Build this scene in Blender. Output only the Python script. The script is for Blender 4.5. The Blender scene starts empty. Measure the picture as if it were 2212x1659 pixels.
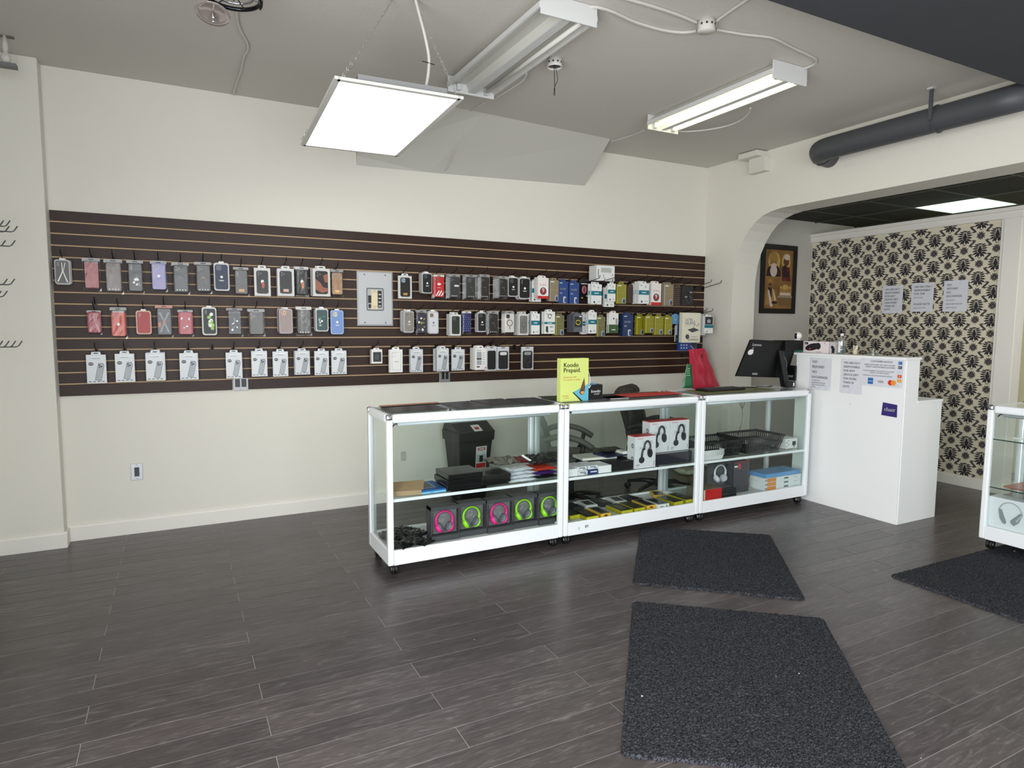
import bpy, math, random
import numpy as np
from mathutils import Matrix, Vector
random.seed(7)
PI = math.pi
D = bpy.data
SC = bpy.context.scene
COL = SC.collection
# ---------------------------------------------------------------- camera (solved from the room's own lines)
CP = np.array([0.6916, -5.2164, 1.4882]); FPX = 1401.33; PITCH, YAW, ROLL = 0.0910, 0.4797, 0.0057
CF = np.array([math.sin(YAW)*math.cos(PITCH), math.cos(YAW)*math.cos(PITCH), -math.sin(PITCH)])
_r = np.array([math.cos(YAW), -math.sin(YAW), 0.0]); _u = np.cross(_r, CF)
CR = _r*math.cos(ROLL)+_u*math.sin(ROLL); CU = -_r*math.sin(ROLL)+_u*math.cos(ROLL)
cam = D.cameras.new('camera'); camo = D.objects.new('camera', cam); COL.objects.link(camo)
cam.sensor_width = 36; cam.lens = FPX/2212*36; cam.clip_start = .05
mw = Matrix.Identity(4)
for i in range(3):
    mw[i][0] = CR[i]; mw[i][1] = CU[i]; mw[i][2] = -CF[i]; mw[i][3] = CP[i]
camo.matrix_world = mw
SC.camera = camo
SC.view_settings.view_transform = 'Standard'; SC.view_settings.look = 'None'
SC.view_settings.gamma = 1; SC.view_settings.use_curve_mapping = False
SC.view_settings.exposure = 0.30
SC.cycles.transparent_max_bounces = 40; SC.cycles.max_bounces = 14
# ---------------------------------------------------------------- world and lights
wd = D.worlds.new('world'); SC.world = wd; wd.use_nodes = True
wd.node_tree.nodes['Background'].inputs[0].default_value = (.86, .93, 1, 1)
wd.node_tree.nodes['Background'].inputs[1].default_value = 2.0
def area(name, loc, rot, sx, sy, power, col=(1, 1, 1)):
    l = D.lights.new(name, 'AREA'); l.shape = 'RECTANGLE'; l.size = sx; l.size_y = sy; l.energy = power; l.color = col
    o = D.objects.new(name, l); COL.objects.link(o); o.location = loc; o.rotation_euler = rot; return o
area('shop_window_daylight', (1.3, -6.95, 1.45), (PI/2-.12, 0, 0), 3.2, 2.3, 75, (.93, .97, 1))
area('side_window_daylight', (-.40, -5.2, 1.35), (PI/2-.10, 0, -PI/2), 3.0, 2.2, 135, (1, .985, .95))
area('back_room_light', (7.0, -3.6, 2.62), (0, 0, 0), 1.2, 1.2, 14, (1, .97, .9))

def at(u, v, ax, val):            # point on the plane ax = val seen at photo position u, v
    d = CF*FPX+CR*(u-1106)-CU*(v-829.5)
    k = 'xyz'.index(ax); t = (val-CP[k])/d[k]
    return CP+d*t
# ---------------------------------------------------------------- materials
def lin(c):
    return tuple((x/255/12.92 if x/255 <= .04045 else ((x/255+.055)/1.055)**2.4) for x in c)
MC = {}
def M(rgb, rough=.5, metal=0, spec=.5, emit=0, bump=0, bscale=60, var=0, vscale=8, name=None, coat=0):
    key = (rgb, rough, metal, spec, emit, bump, bscale, var, vscale, coat)
    if key in MC: return MC[key]
    m = D.materials.new(name or 'mat_%d' % len(MC)); m.use_nodes = True
    nt = m.node_tree; b = nt.nodes['Principled BSDF']; c = lin(rgb)
    b.inputs['Base Color'].default_value = (*c, 1); b.inputs['Roughness'].default_value = rough
    b.inputs['Metallic'].default_value = metal; b.inputs['Specular IOR Level'].default_value = spec
    b.inputs['Coat Weight'].default_value = coat
    if emit:
        b.inputs['Emission Color'].default_value = (*c, 1); b.inputs['Emission Strength'].default_value = emit
    if bump or var:
        tc = nt.nodes.new('ShaderNodeTexCoord')
    if bump:
        n = nt.nodes.new('ShaderNodeTexNoise'); n.inputs['Scale'].default_value = bscale; n.inputs['Detail'].default_value = 4
        nt.links.new(tc.outputs['Object'], n.inputs['Vector'])
        bp = nt.nodes.new('ShaderNodeBump'); bp.inputs['Strength'].default_value = bump; bp.inputs['Distance'].default_value = .01
        nt.links.new(n.outputs['Fac'], bp.inputs['Height']); nt.links.new(bp.outputs['Normal'], b.inputs['Normal'])
    if var:
        n = nt.nodes.new('ShaderNodeTexNoise'); n.inputs['Scale'].default_value = vscale; n.inputs['Detail'].default_value = 5
        nt.links.new(tc.outputs['Object'], n.inputs['Vector'])
        r = nt.nodes.new('ShaderNodeValToRGB')
        r.color_ramp.elements[0].position = .3; r.color_ramp.elements[1].position = .7
        r.color_ramp.elements[0].color = (*[x*(1-var) for x in c], 1); r.color_ramp.elements[1].color = (*[min(1, x*(1+var)) for x in c], 1)
        nt.links.new(n.outputs['Fac'], r.inputs[0]); nt.links.new(r.outputs[0], b.inputs['Base Color'])
    MC[key] = m; return m
def clear(name, tint, fac, rough=.03, gloss=(1, 1, 1), fres=True):
    """thin clear sheet: transparent plus a fresnel gloss"""
    m = D.materials.new(name); m.use_nodes = True; nt = m.node_tree; nt.nodes.remove(nt.nodes['Principled BSDF'])
    out = nt.nodes['Material Output']; t = nt.nodes.new('ShaderNodeBsdfTransparent'); t.inputs[0].default_value = (*tint, 1)
    g = nt.nodes.new('ShaderNodeBsdfGlossy'); g.inputs['Roughness'].default_value = rough; g.inputs[0].default_value = (*gloss, 1)
    mx = nt.nodes.new('ShaderNodeMixShader'); mx.inputs[0].default_value = fac
    if fres:
        f = nt.nodes.new('ShaderNodeLayerWeight'); f.inputs[0].default_value = .5
        pw = nt.nodes.new('ShaderNodeMath'); pw.operation = 'POWER'; pw.inputs[1].default_value = 5
        a = nt.nodes.new('ShaderNodeMath'); a.operation = 'MULTIPLY_ADD'; a.inputs[1].default_value = .9; a.inputs[2].default_value = fac+.010
        nt.links.new(f.outputs['Facing'], pw.inputs[0]); nt.links.new(pw.outputs[0], a.inputs[0]); nt.links.new(a.outputs[0], mx.inputs[0])
    nt.links.new(t.outputs[0], mx.inputs[1]); nt.links.new(g.outputs[0], mx.inputs[2]); nt.links.new(mx.outputs[0], out.inputs[0])
    return m
GLASS = clear('showcase_glass', (.95, .975, .965), .0)
FILM = clear('plastic_film', (.97, .97, .97), .012, .12)
TRAY = clear('clear_tray_plastic', (.62, .62, .62), .22, .25)
SMOKE = clear('smoked_clear_plastic', (.60, .60, .60), .10, .12)
def DIFF(rgb): return M(rgb, .45)
WHITE = M((226, 228, 228), .45); BLACK = M((14, 14, 15), .4); DARK = M((34, 34, 36), .45); GREY = M((120, 122, 124), .5)
WALLM = M((224, 221, 211), .75, bump=.12, bscale=90, name='wall_paint'); CEILM = M((204, 200, 193), .9, bump=.1, bscale=70, name='ceiling_paint')
TRIMM = M((230, 227, 220), .5, bump=.05, bscale=40, name='trim_paint')
CHROME = M((205, 208, 212), .16, 1); ALU = M((214, 218, 222), .32, .35, name='showcase_white_aluminium')
CASEW = M((236, 240, 243), .32, coat=.2, name='showcase_white_enamel'); WIRE = M((22, 22, 24), .35, .6); WOOD = M((48, 28, 19), .5, spec=.38, var=.12, vscale=5, bump=.05, bscale=30, name='slat_brown')
# ---------------------------------------------------------------- mesh builder
class MB:
    def __init__(s): s.v = []; s.f = []; s.m = []; s.T = None; s.smooth = set()
    def add(s, vs, fs, m=0, sm=False):
        o = len(s.v)
        if s.T is not None: vs = [tuple(s.T @ Vector(p)) for p in vs]
        s.v += [tuple(p) for p in vs]
        for f in fs:
            if sm: s.smooth.add(len(s.f))
            s.f.append([o+i for i in f]); s.m.append(m)
        return s
    def box(s, x0, x1, y0, y1, z0, z1, m=0):
        return s.add([(x0, y0, z0), (x1, y0, z0), (x1, y1, z0), (x0, y1, z0), (x0, y0, z1), (x1, y0, z1), (x1, y1, z1), (x0, y1, z1)],
                     [(0, 3, 2, 1), (4, 5, 6, 7), (0, 1, 5, 4), (1, 2, 6, 5), (2, 3, 7, 6), (3, 0, 4, 7)], m)
    def prism(s, pts, a0, a1, axis='y', m=0):   # outline extruded along an axis
        n = len(pts)
        def P(p, a): return {'y': (p[0], a, p[1]), 'x': (a, p[0], p[1]), 'z': (p[0], p[1], a)}[axis]
        vs = [P(p, a0) for p in pts]+[P(p, a1) for p in pts]
        return s.add(vs, [tuple(range(n)), tuple(range(2*n-1, n-1, -1))]+[(i, i+n, (i+1) % n+n, (i+1) % n) for i in range(n)], m)
    def rr(s, cx, cz, w, h, r, n=4):
        r = min(r, w/2*.99, h/2*.99); out = []
        for k, (sx, sz) in enumerate(((1, 1), (-1, 1), (-1, -1), (1, -1))):
            for i in range(n+1):
                a = (k+i/n)*PI/2; out.append((cx+sx*(w/2-r)+r*math.cos(a), cz+sz*(h/2-r)+r*math.sin(a)))
        return out
    def rbox(s, cx, cz, w, h, r, y0, y1, m=0): return s.prism(s.rr(cx, cz, w, h, r)[::-1], y0, y1, 'y', m)
    def flat(s, pts, y, m=0): return s.add([(p[0], y, p[1]) for p in pts], [tuple(range(len(pts)))], m)
    def rect(s, x0, x1, z0, z1, y, m=0): return s.flat([(x0, z0), (x1, z0), (x1, z1), (x0, z1)], y, m)
    def disc(s, cx, cz, rx, rz, y, m=0, n=14, a=0):
        ca, sa = math.cos(a), math.sin(a)
        return s.flat([(cx+rx*math.cos(t)*ca-rz*math.sin(t)*sa, cz+rx*math.cos(t)*sa+rz*math.sin(t)*ca) for t in [2*PI*i/n for i in range(n)]], y, m)
    def lathe(s, prof, c=(0, 0, 0), seg=20, m=0, sm=True, close=True):
        vs = []; fs = []
        for (r, z) in prof:
            for i in range(seg):
                a = 2*PI*i/seg; vs.append((c[0]+r*math.cos(a), c[1]+r*math.sin(a), c[2]+z))
        for k in range(len(prof)-1):
            for i in range(seg):
                j = (i+1) % seg; fs.append((k*seg+i, k*seg+j, (k+1)*seg+j, (k+1)*seg+i))
        if close: fs.append(tuple(range(seg))[::-1]); fs.append(tuple((len(prof)-1)*seg+i for i in range(seg)))
        return s.add(vs, fs, m, sm)
    def tube(s, path, r, seg=8, m=0, cap=True):
        P = [Vector(p) for p in path]; vs = []; fs = []
        rs = r if isinstance(r, (list, tuple)) else [r]*len(P)
        t0 = (P[1]-P[0]).normalized(); n = t0.orthogonal().normalized()
        for i, p in enumerate(P):
            t = (P[min(i+1, len(P)-1)]-P[max(i-1, 0)]).normalized()
            n = (n-t*n.dot(t)).normalized(); b = t.cross(n)
            for k in range(seg):
                a = 2*PI*k/seg; vs.append(tuple(p+(n*math.cos(a)+b*math.sin(a))*rs[i]))
        for i in range(len(P)-1):
            for k in range(seg):
                j = (k+1) % seg; fs.append((i*seg+k, i*seg+j, (i+1)*seg+j, (i+1)*seg+k))
        if cap: fs.append(tuple(range(seg))[::-1]); fs.append(tuple((len(P)-1)*seg+k for k in range(seg)))
        return s.add(vs, fs, m, seg > 5)
    def text(s, str_, x, z, size, y, m=0, align='LEFT'):
        vs, fs = textmesh(str_, align)
        return s.add([(x+a*size, y, z+b*size) for a, b in vs], fs, m)
    def mesh(s, name, mats):
        me = D.meshes.new(name); me.from_pydata(s.v, [], s.f)
        for mm in mats: me.materials.append(mm)
        me.polygons.foreach_set('material_index', s.m)
        if s.smooth:
            me.polygons.foreach_set('use_smooth', [i in s.smooth for i in range(len(s.f))])
        me.update(); return me
    def build(s, name, mats, parent=None, loc=None, rz=0, bevel=0, kind=None, **tags):
        if not isinstance(mats, (list, tuple)): mats = [mats]
        o = D.objects.new(name, s.mesh(name, mats)); COL.objects.link(o)
        if parent is not None: o.parent = parent
        if loc is not None: o.location = loc
        if rz: o.rotation_euler = (0, 0, rz)
        if bevel:
            b = o.modifiers.new('bevel', 'BEVEL'); b.width = bevel; b.segments = 2; b.limit_method = 'ANGLE'
        if kind: o['kind'] = kind
        for k, v in tags.items(): o[k] = v
        return o
TX = {}
def textmesh(t, align):
    k = (t, align)
    if k not in TX:
        cu = D.curves.new('txt', 'FONT'); cu.body = t; cu.align_x = align; cu.size = 1; cu.resolution_u = 2
        ob = D.objects.new('txt', cu); me = D.meshes.new_from_object(ob)
        TX[k] = ([(v.co.x, v.co.y) for v in me.vertices], [tuple(p.vertices) for p in me.polygons])
        D.objects.remove(ob); D.curves.remove(cu); D.meshes.remove(me)
    return TX[k]
def curve(pts, n=6):     # smooth path through points
    P = [Vector(p) for p in pts]; out = []
    for i in range(len(P)-1):
        a = P[max(i-1, 0)]; b = P[i]; c = P[i+1]; d = P[min(i+2, len(P)-1)]
        for k in range(n):
            t = k/n; out.append(.5*((2*b)+(c-a)*t+(2*a-5*b+4*c-d)*t*t+(-a+3*b-3*c+d)*t**3))
    out.append(P[-1]); return out
def thing(name, label, cat, loc=(0, 0, 0), rz=0, group=None):
    o = D.objects.new(name, None); COL.objects.link(o); o.location = loc; o.rotation_euler = (0, 0, rz)
    o['label'] = label; o['category'] = cat; o.empty_display_size = .05
    if group: o['group'] = group
    return o
def T(label, cat, group=None):
    d = dict(label=label, category=cat)
    if group: d['group'] = group
    return d
def S(): return dict(kind='structure')
RIGHT = -PI/2    # turns a thing so that its front faces the shop from the right-hand wall
X1, X2, H = 5.685, 6.0, 3.124

# ================================================================ room shell
# --- floor: a slab and its planks
fl = MB().box(-1.2, 9.6, -7.2, .3, -.12, -.0012).build('floor', M((160, 154, 152), .6, name='floor_joint'), **S())
def plank_mat():
    m = D.materials.new('dark_plank_laminate'); m.use_nodes = True; nt = m.node_tree; b = nt.nodes['Principled BSDF']
    tc = nt.nodes.new('ShaderNodeTexCoord'); mp = nt.nodes.new('ShaderNodeMapping'); mp.inputs['Scale'].default_value = (2.2, 16, 1)
    oi = nt.nodes.new('ShaderNodeObjectInfo'); ad = nt.nodes.new('ShaderNodeVectorMath'); ad.operation = 'ADD'
    cb = nt.nodes.new('ShaderNodeCombineXYZ'); mu = nt.nodes.new('ShaderNodeMath'); mu.operation = 'MULTIPLY'; mu.inputs[1].default_value = 37
    nt.links.new(oi.outputs['Random'], mu.inputs[0]); nt.links.new(mu.outputs[0], cb.inputs[2])
    nt.links.new(tc.outputs['Object'], mp.inputs['Vector']); nt.links.new(mp.outputs[0], ad.inputs[0]); nt.links.new(cb.outputs[0], ad.inputs[1])
    n = nt.nodes.new('ShaderNodeTexNoise'); n.inputs['Scale'].default_value = 2.6; n.inputs['Detail'].default_value = 8; n.inputs['Roughness'].default_value = .65; n.inputs['Distortion'].default_value = 1.6
    nt.links.new(ad.outputs[0], n.inputs['Vector'])
    r = nt.nodes.new('ShaderNodeValToRGB'); e = r.color_ramp.elements
    e[0].position = .34; e[0].color = (.048, .040, .0405, 1); e[1].position = .72; e[1].color = (.165, .147, .148, 1)
    k = e.new(.56); k.color = (.078, .066, .0665, 1)
    nt.links.new(n.outputs['Fac'], r.inputs[0])
    hs = nt.nodes.new('ShaderNodeHueSaturation'); mr = nt.nodes.new('ShaderNodeMapRange'); mr.inputs[3].default_value = .85; mr.inputs[4].default_value = 1.18
    nt.links.new(oi.outputs['Random'], mr.inputs[0]); nt.links.new(mr.outputs[0], hs.inputs['Value']); nt.links.new(r.outputs[0], hs.inputs['Color'])
    nt.links.new(hs.outputs[0], b.inputs['Base Color'])
    n2 = nt.nodes.new('ShaderNodeTexNoise'); n2.inputs['Scale'].default_value = 1.3; n2.inputs['Detail'].default_value = 6
    nt.links.new(tc.outputs['Object'], n2.inputs['Vector'])
    m2 = nt.nodes.new('ShaderNodeMapRange'); m2.inputs[3].default_value = .22; m2.inputs[4].default_value = .38
    nt.links.new(n2.outputs['Fac'], m2.inputs[0]); nt.links.new(m2.outputs[0], b.inputs['Roughness'])
    bp = nt.nodes.new('ShaderNodeBump'); bp.inputs['Strength'].default_value = .12; bp.inputs['Distance'].default_value = .002
    nt.links.new(n.outputs['Fac'], bp.inputs['Height']); nt.links.new(bp.outputs[0], b.inputs['Normal'])
    return m
PLK = plank_mat(); PME = {}
nrow = 0
y = -.0155
while y > -4.75:
    y1 = y-.1285
    off = (.345 if nrow % 2 == 0 else .951)
    x = off-1.22*2
    while x < 7.2:
        a, b = max(x, -.35), min(x+1.22, 7.24)
        if b-a > .02:
            L = round(b-a, 3)
            if L not in PME:
                mb = MB(); g = .0011; w = .1285
                mb.add([(g, -w+g, -.0011), (L-g, -w+g, -.0011), (L-g, -g, -.0011), (g, -g, -.0011),
                        (g+.001, -w+g+.001, 0), (L-g-.001, -w+g+.001, 0), (L-g-.001, -g-.001, 0), (g+.001, -g-.001, 0)],
                       [(4, 5, 6, 7), (0, 1, 5, 4), (1, 2, 6, 5), (2, 3, 7, 6), (3, 0, 4, 7)])
                PME[L] = mb.mesh('plank', [PLK])
            o = D.objects.new('plank', PME[L]); COL.objects.link(o); o.parent = fl; o.location = (a, y, random.uniform(0, .00025))
        x += 1.22
    y = y1; nrow += 1
# --- walls, ceilings
MB().box(-1.2, X2, 0, .2, 0, H).build('wall_back', WALLM, **S())
MB().box(-.36, -.002, -.13, .0, 0, H).build('wall_column', WALLM, bevel=.006, **S())
MB().box(-.5, -.35, -3.5, 0, 0, H).build('wall_left', WALLM, **S())
MB().box(-.5, -.35, -7, -3.5, 2.75, H).build('wall_left_lintel', WALLM, **S())
MB().box(3.1, 9.4, -7.15, -7, 0, H).build('wall_front_glare_block', WALLM, **S())  # unseen wall, added to keep world glare off the right of the slatwall
MB().box(-.5, X2, -7, .2, H, H+.15).build('ceiling', CEILM, **S())
arch = [(-.40, 0), (-.402, 1.93), (-.425, 2.10), (-.46, 2.21), (-.516, 2.323), (-.58, 2.41), (-.652, 2.478), (-.74, 2.53), (-.84, 2.558), (-.95, 2.571), (-1.05, 2.572)]
mb = MB(); out = [(0, 0), (0, H), (-7, H), (-7, 0), (-5.6, 0), (-5.6, 2.572)]+arch[::-1]
# right wall built of convex strips so that the arch stays clean
segs = [(p, arch[i+1]) for i, p in enumerate(arch[:-1])]
mb.prism([(0, 0), (-.40, 0), (-.402, 1.93), (0, 1.93)], X1, X2, 'x')
for (a, b) in segs[1:]:
    mb.prism([a, b, (b[0], H), (a[0], H)], X1, X2, 'x')
mb.prism([(0, 1.93), (-.402, 1.93), (-.402, H), (0, H)], X1, X2, 'x')
mb.prism([(-1.05, 2.572), (-5.6, 2.572), (-5.6, H), (-1.05, H)], X1, X2, 'x')
mb.prism([(-5.6, 0), (-7, 0), (-7, H), (-5.6, H)], X1, X2, 'x')
mb.build('wall_right', WALLM, **S())
MB().box(X2, 9.4, -.1, .1, 0, 2.8).build('wall_backroom_left', M((196, 193, 185), .8, bump=.1, bscale=80), **S())
MB().box(9.2, 9.4, -6, -.1, 0, 2.8).build('wall_backroom_far', WALLM, **S())
# back room: dark suspended ceiling
bc = MB()
gx = [5.157+.70*i for i in range(2, 7)]; gy = [-.1, -.59, -1.20, -1.815, -2.43, -3.04, -3.65, -4.26]
bc.box(X2, 9.3, -6, 0, 2.70, 2.8)
bco = bc.build('ceiling_backroom', M((20, 20, 20), .9), **S())
TG = M((74, 76, 70), .6)
for x in gx: MB().box(x-.010, x+.010, -6, -.1, 2.667, 2.70).build('ceiling_grid_bar', TG, bco)
for yy in gy[1:]: MB().box(X2, 9.2, yy-.010, yy+.010, 2.668, 2.70).build('ceiling_grid_bar', TG, bco)
TL = M((46, 46, 40), .95, bump=.6, bscale=140, var=.35, vscale=60)
tgx = [X2]+gx[1:]+[9.2]
for i in range(len(tgx)-1):
    for j in range(len(gy)-1):
        if abs(tgx[i]-gx[2+1-0]) < .01 and j == 2: pass
        if abs(tgx[i]-7.257) < .02 and j == 2: continue
        MB().box(tgx[i]+.011, tgx[i+1]-.011, gy[j+1]+.011, gy[j]-.011, 2.674, 2.70).build('ceiling_tile', TL, bco)
t = thing('troffer_light', 'lit square ceiling panel among the dark tiles above the patterned partition', 'ceiling light', (7.607, -1.5075, 2.672))
MB().box(-.338, .338, -.296, .296, .004, .02).build('diffuser', M((225, 255, 245), .5, emit=2.2), t)
m_ = MB()
for a in (-1, 1): m_.box(a*.338-.008, a*.338+.008, -.30, .30, -.002, .02); m_.box(-.34, .34, a*.298-.006, a*.298+.006, -.002, .02)
m_.build('frame', M((210, 212, 210), .5), t)
# baseboards
def bb(name, x0, x1, y, m=TRIMM):
    return MB().prism([(0, 0), (-.016, 0), (-.016, .092), (-.010, .106), (0, .108)], 0, x1-x0, 'x').build(name, m, loc=(x0, y, 0), **S())
bb('baseboard_back', .0, X1, 0); bb('baseboard_column', -.36, .014, -.13)
MB().box(0, .015, -.13, -.0, 0, .1).build('baseboard_column_side', TRIMM, **S())
MB().box(X1-.014, X1, -.40, -.016, 0, .1).build('baseboard_right', TRIMM, **S())
# boxed patch across the corner of wall and ceiling
PATCH = M((196, 194, 187), .85, bump=.1, bscale=60)
mb = MB(); vs = [tuple(at(770, 335, 'y', 0)), (2.0, -.55, H), (2.903, -.488, H), (4.165, -.387, H), (4.157, 0, 2.791), (2.62, 0, 2.742), (2.015, 0, 2.731), (2.0, 0, H), (4.165, 0, H)]
vs = [(p[0], min(p[1], -.0) if 1 else 0, p[2]) for p in vs]
vs.append((2.016, -.02, 2.80))
mb.add(vs, [(6, 9, 1, 2, 5), (5, 2, 3, 4), (1, 9, 7), (9, 6, 7), (1, 7, 8, 3, 2), (3, 8, 4), (6, 5, 4, 8, 7)])
mb.build('trim_ceiling_patch', PATCH, **S())
# dark dropped beam
MB().box(.5, X1-.002, -4.3, -3.02, 2.95, H).build('ceiling_beam', M((58, 61, 66), .8, bump=.1, bscale=50), bevel=.004, **S())
# partition covered in damask paper
part = MB().box(7.227, 7.33, -2.12, -.1, 0, 2.44).build('wall_partition', M((214, 206, 184), .8, bump=.05, bscale=90), **S())
DK = M((38, 34, 42), .75); DK2 = M((70, 64, 66), .8)
def damask(mb, W0, W1, Z0, Z1, mask=None):
    cw, ch = .1345, .2535
    def leaf(cx, cz, ax, az, L, w, m=0, n=5, e=.8):
        d = math.hypot(ax, az); ax /= d; az /= d; pts = []
        for i in range(n+1): t = i/n; s = math.sin(PI*t**e)*w; pts.append((cx+ax*L*t-az*s, cz+az*L*t+ax*s))
        for i in range(n-1, 0, -1): t = i/n; s = math.sin(PI*t**e)*w; pts.append((cx+ax*L*t+az*s, cz+az*L*t-ax*s))
        pts = [(min(max(p[0], W0), W1), min(max(p[1], Z0), Z1)) for p in pts]
        if max(p[0] for p in pts)-min(p[0] for p in pts) < .001 or max(p[1] for p in pts)-min(p[1] for p in pts) < .001: return
        mb.flat(pts, -.0006-random.random()*.0004, m)
    col = 0; x = W0-.02+.03
    nseam = 0
    while x < W1+.08:
        z = Z0+(.06 if col % 2 else .06+ch/2)-ch
        while z < Z1+.1:
            for sg in (-1, 1):      # medallion: layered fronds
                for (oz, ax, az, L, w) in ((.034, 1, .50, .048, .0070), (.022, 1, .30, .058, .0072), (.010, 1, .10, .062, .0074), (-.002, 1, -.14, .062, .0080), (-.012, 1, -.48, .064, .0088), (-.018, .8, -1, .058, .0092), (-.022, .3, -1, .046, .0080)):
                    leaf(x+sg*.003, z+oz, sg*ax, az, L, w, 0, 5, 1.25)
                # lattice twigs running diagonally between the small flowers
                for sz in (-1, 1):
                    leaf(x+sg*.036, z+sz*.093, sg*.1345, -sz*.127, .074, .0092, 1)
                    leaf(x+sg*.046, z+sz*.090, sg*1, -sz*.05, .034, .0065, 1); leaf(x+sg*.078, z+sz*.060, sg*.15, -sz*1, .030, .0065, 1)
                for (ax, az, L) in ((1, .12, .036), (.9, .7, .042), (.35, 1, .044), (1, -.45, .038), (.5, -1, .034)):   # small flower
                    leaf(x+sg*.002, z-.127, sg*ax, az, L, .0062, 1, 5, 1.2)
            leaf(x, z-.010, 0, 1, .056, .011); leaf(x, z+.026, 0, -1, .062, .017); leaf(x-.026, z+.054, 1, 0, .052, .0065); leaf(x-.015, z-.070, 1, 0, .030, .0045, 1)
            leaf(x, z-.165, 0, 1, .038, .005, 1); leaf(x, z-.127, 0, 1, .046, .006, 1)
            z += ch
        col += 1; x += cw
dm = MB(); damask(dm, -1.025, .928, -1.168, 1.168); 
# local frame: x along -y of the world, centre of the papered face
o = dm.build('wallpaper_print', [DK, DK2], part, kind='stuff'); o.location = (7.227, -1.13, 1.27); o.rotation_euler = (0, 0, RIGHT)
def strip(name, pts): pass
mb = MB(); mb.box(7.195, 7.34, -2.205, -.1, 2.44, 2.50); mb.box(7.18, 7.35, -2.205, -.1, 2.50, 2.535)
mb.build('trim_partition_top', TRIMM, **S(), bevel=.004)
mb = MB(); mb.box(7.195, 7.34, -2.20, -2.06, 0, 2.44); mb.box(7.205, 7.25, -2.07, -2.035, 0, 2.44)
mb.build('trim_partition_post', TRIMM, **S(), bevel=.004)
mb = MB(); mb.box(7.205, 7.33, -2.06, -.1, 0, .085); mb.box(7.212, 7.33, -2.06, -.1, .085, .10)
mb.build('baseboard_partition', TRIMM, **S(), bevel=.003)
w2 = MB().box(8.3, 8.4, -3.6, -.1, 0, 2.67).build('wall_beyond_partition', M((236, 226, 190), .8), **S())
dm = MB(); damask(dm, -.3, .6, -1.2, 1.2)
o = dm.build('wallpaper_print', [DK, DK2], w2, kind='stuff'); o.location = (8.299, -2.75, 1.3); o.rotation_euler = (0, 0, RIGHT)
MB().box(8.28, 8.3, -2.42, -2.34, 0, 2.6).build('trim_beyond_partition', TRIMM, **S())

# ================================================================ slatwall
sw = thing('slatwall_display', 'long dark brown slatwall covering the middle of the back wall', 'slatwall', (0, 0, 0))
SX1, ZT = 5.68, 2.215
PIT = 1.22/16
cx0, cx1 = at(502, 830, 'y', -.015)[0], at(537, 830, 'y', -.015)[0]; dx0, dx1 = at(949, 812, 'y', -.015)[0], at(973, 812, 'y', -.015)[0]
MB().box(.002, SX1, -.006, -.0005, ZT-1.22+PIT, ZT).box(.002, cx0, -.006, -.0005, ZT-1.22, ZT-1.22+PIT).box(cx1, dx0, -.006, -.0005, ZT-1.22, ZT-1.22+PIT).box(dx1, SX1, -.006, -.0005, ZT-1.22, ZT-1.22+PIT).build('backing_board', M((206, 176, 140), .7, name='raw_board_edge'), sw)
for k in range(16):
    z1 = ZT-PIT*k; z0 = z1-PIT+(.0092 if k < 15 else 0)
    rng = [(.002, SX1)] if k < 15 else [(.002, cx0), (cx1, dx0), (dx1, SX1)]
    for a, b in rng:
        MB().box(a, b, -.016, -.006, z0, z1).build('slat', WOOD, sw, bevel=.0012)
# ================================================================ merchandise on the slatwall
PK = {}
def Pm(key, fn, mats):       # shared mesh per kind
    if key not in PK:
        mb = MB(); fn(mb); PK[key] = mb.mesh(key[0], mats if isinstance(mats, (list, tuple)) else [mats])
    return PK[key]
def put(name, me, parent, loc=(0, 0, 0)):
    o = D.objects.new(name, me); COL.objects.link(o); o.parent = parent; o.location = loc; return o
def phonecase(mb, cx, cz, w, h, y0, t, cam='sq'):
    """materials: 0 body, 1 camera, 2 mark, 3 accent"""
    r = w*.17
    mb.rbox(cx, cz, w, h, r, y0, y0+t, 0)
    u = w
    if cam == 'sq':
        mb.rbox(cx-w*.20, cz+h*.5-w*.28, u*.40, u*.40, u*.1, y0-.0012, y0, 1)
        for a, b in ((-.29, -.19), (-.29, -.37), (-.12, -.28)): mb.disc(cx+a*w, cz+h*.5+b*w, w*.05, w*.05, y0-.0016, 4, 8)
    elif cam == 'tri':
        for a, b in ((-.32, -.16), (-.32, -.38), (-.13, -.27)): mb.disc(cx+a*w, cz+h*.5+b*w, w*.085, w*.085, y0-.0008, 1, 10)
    elif cam == 'pill':
        mb.rbox(cx-w*.29, cz+h*.5-w*.30, u*.18, u*.42, u*.09, y0-.0012, y0, 1)
    elif cam == 'wide':
        mb.rbox(cx, cz+h*.5-w*.24, u*.72, u*.30, u*.12, y0-.0012, y0, 1)
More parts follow.
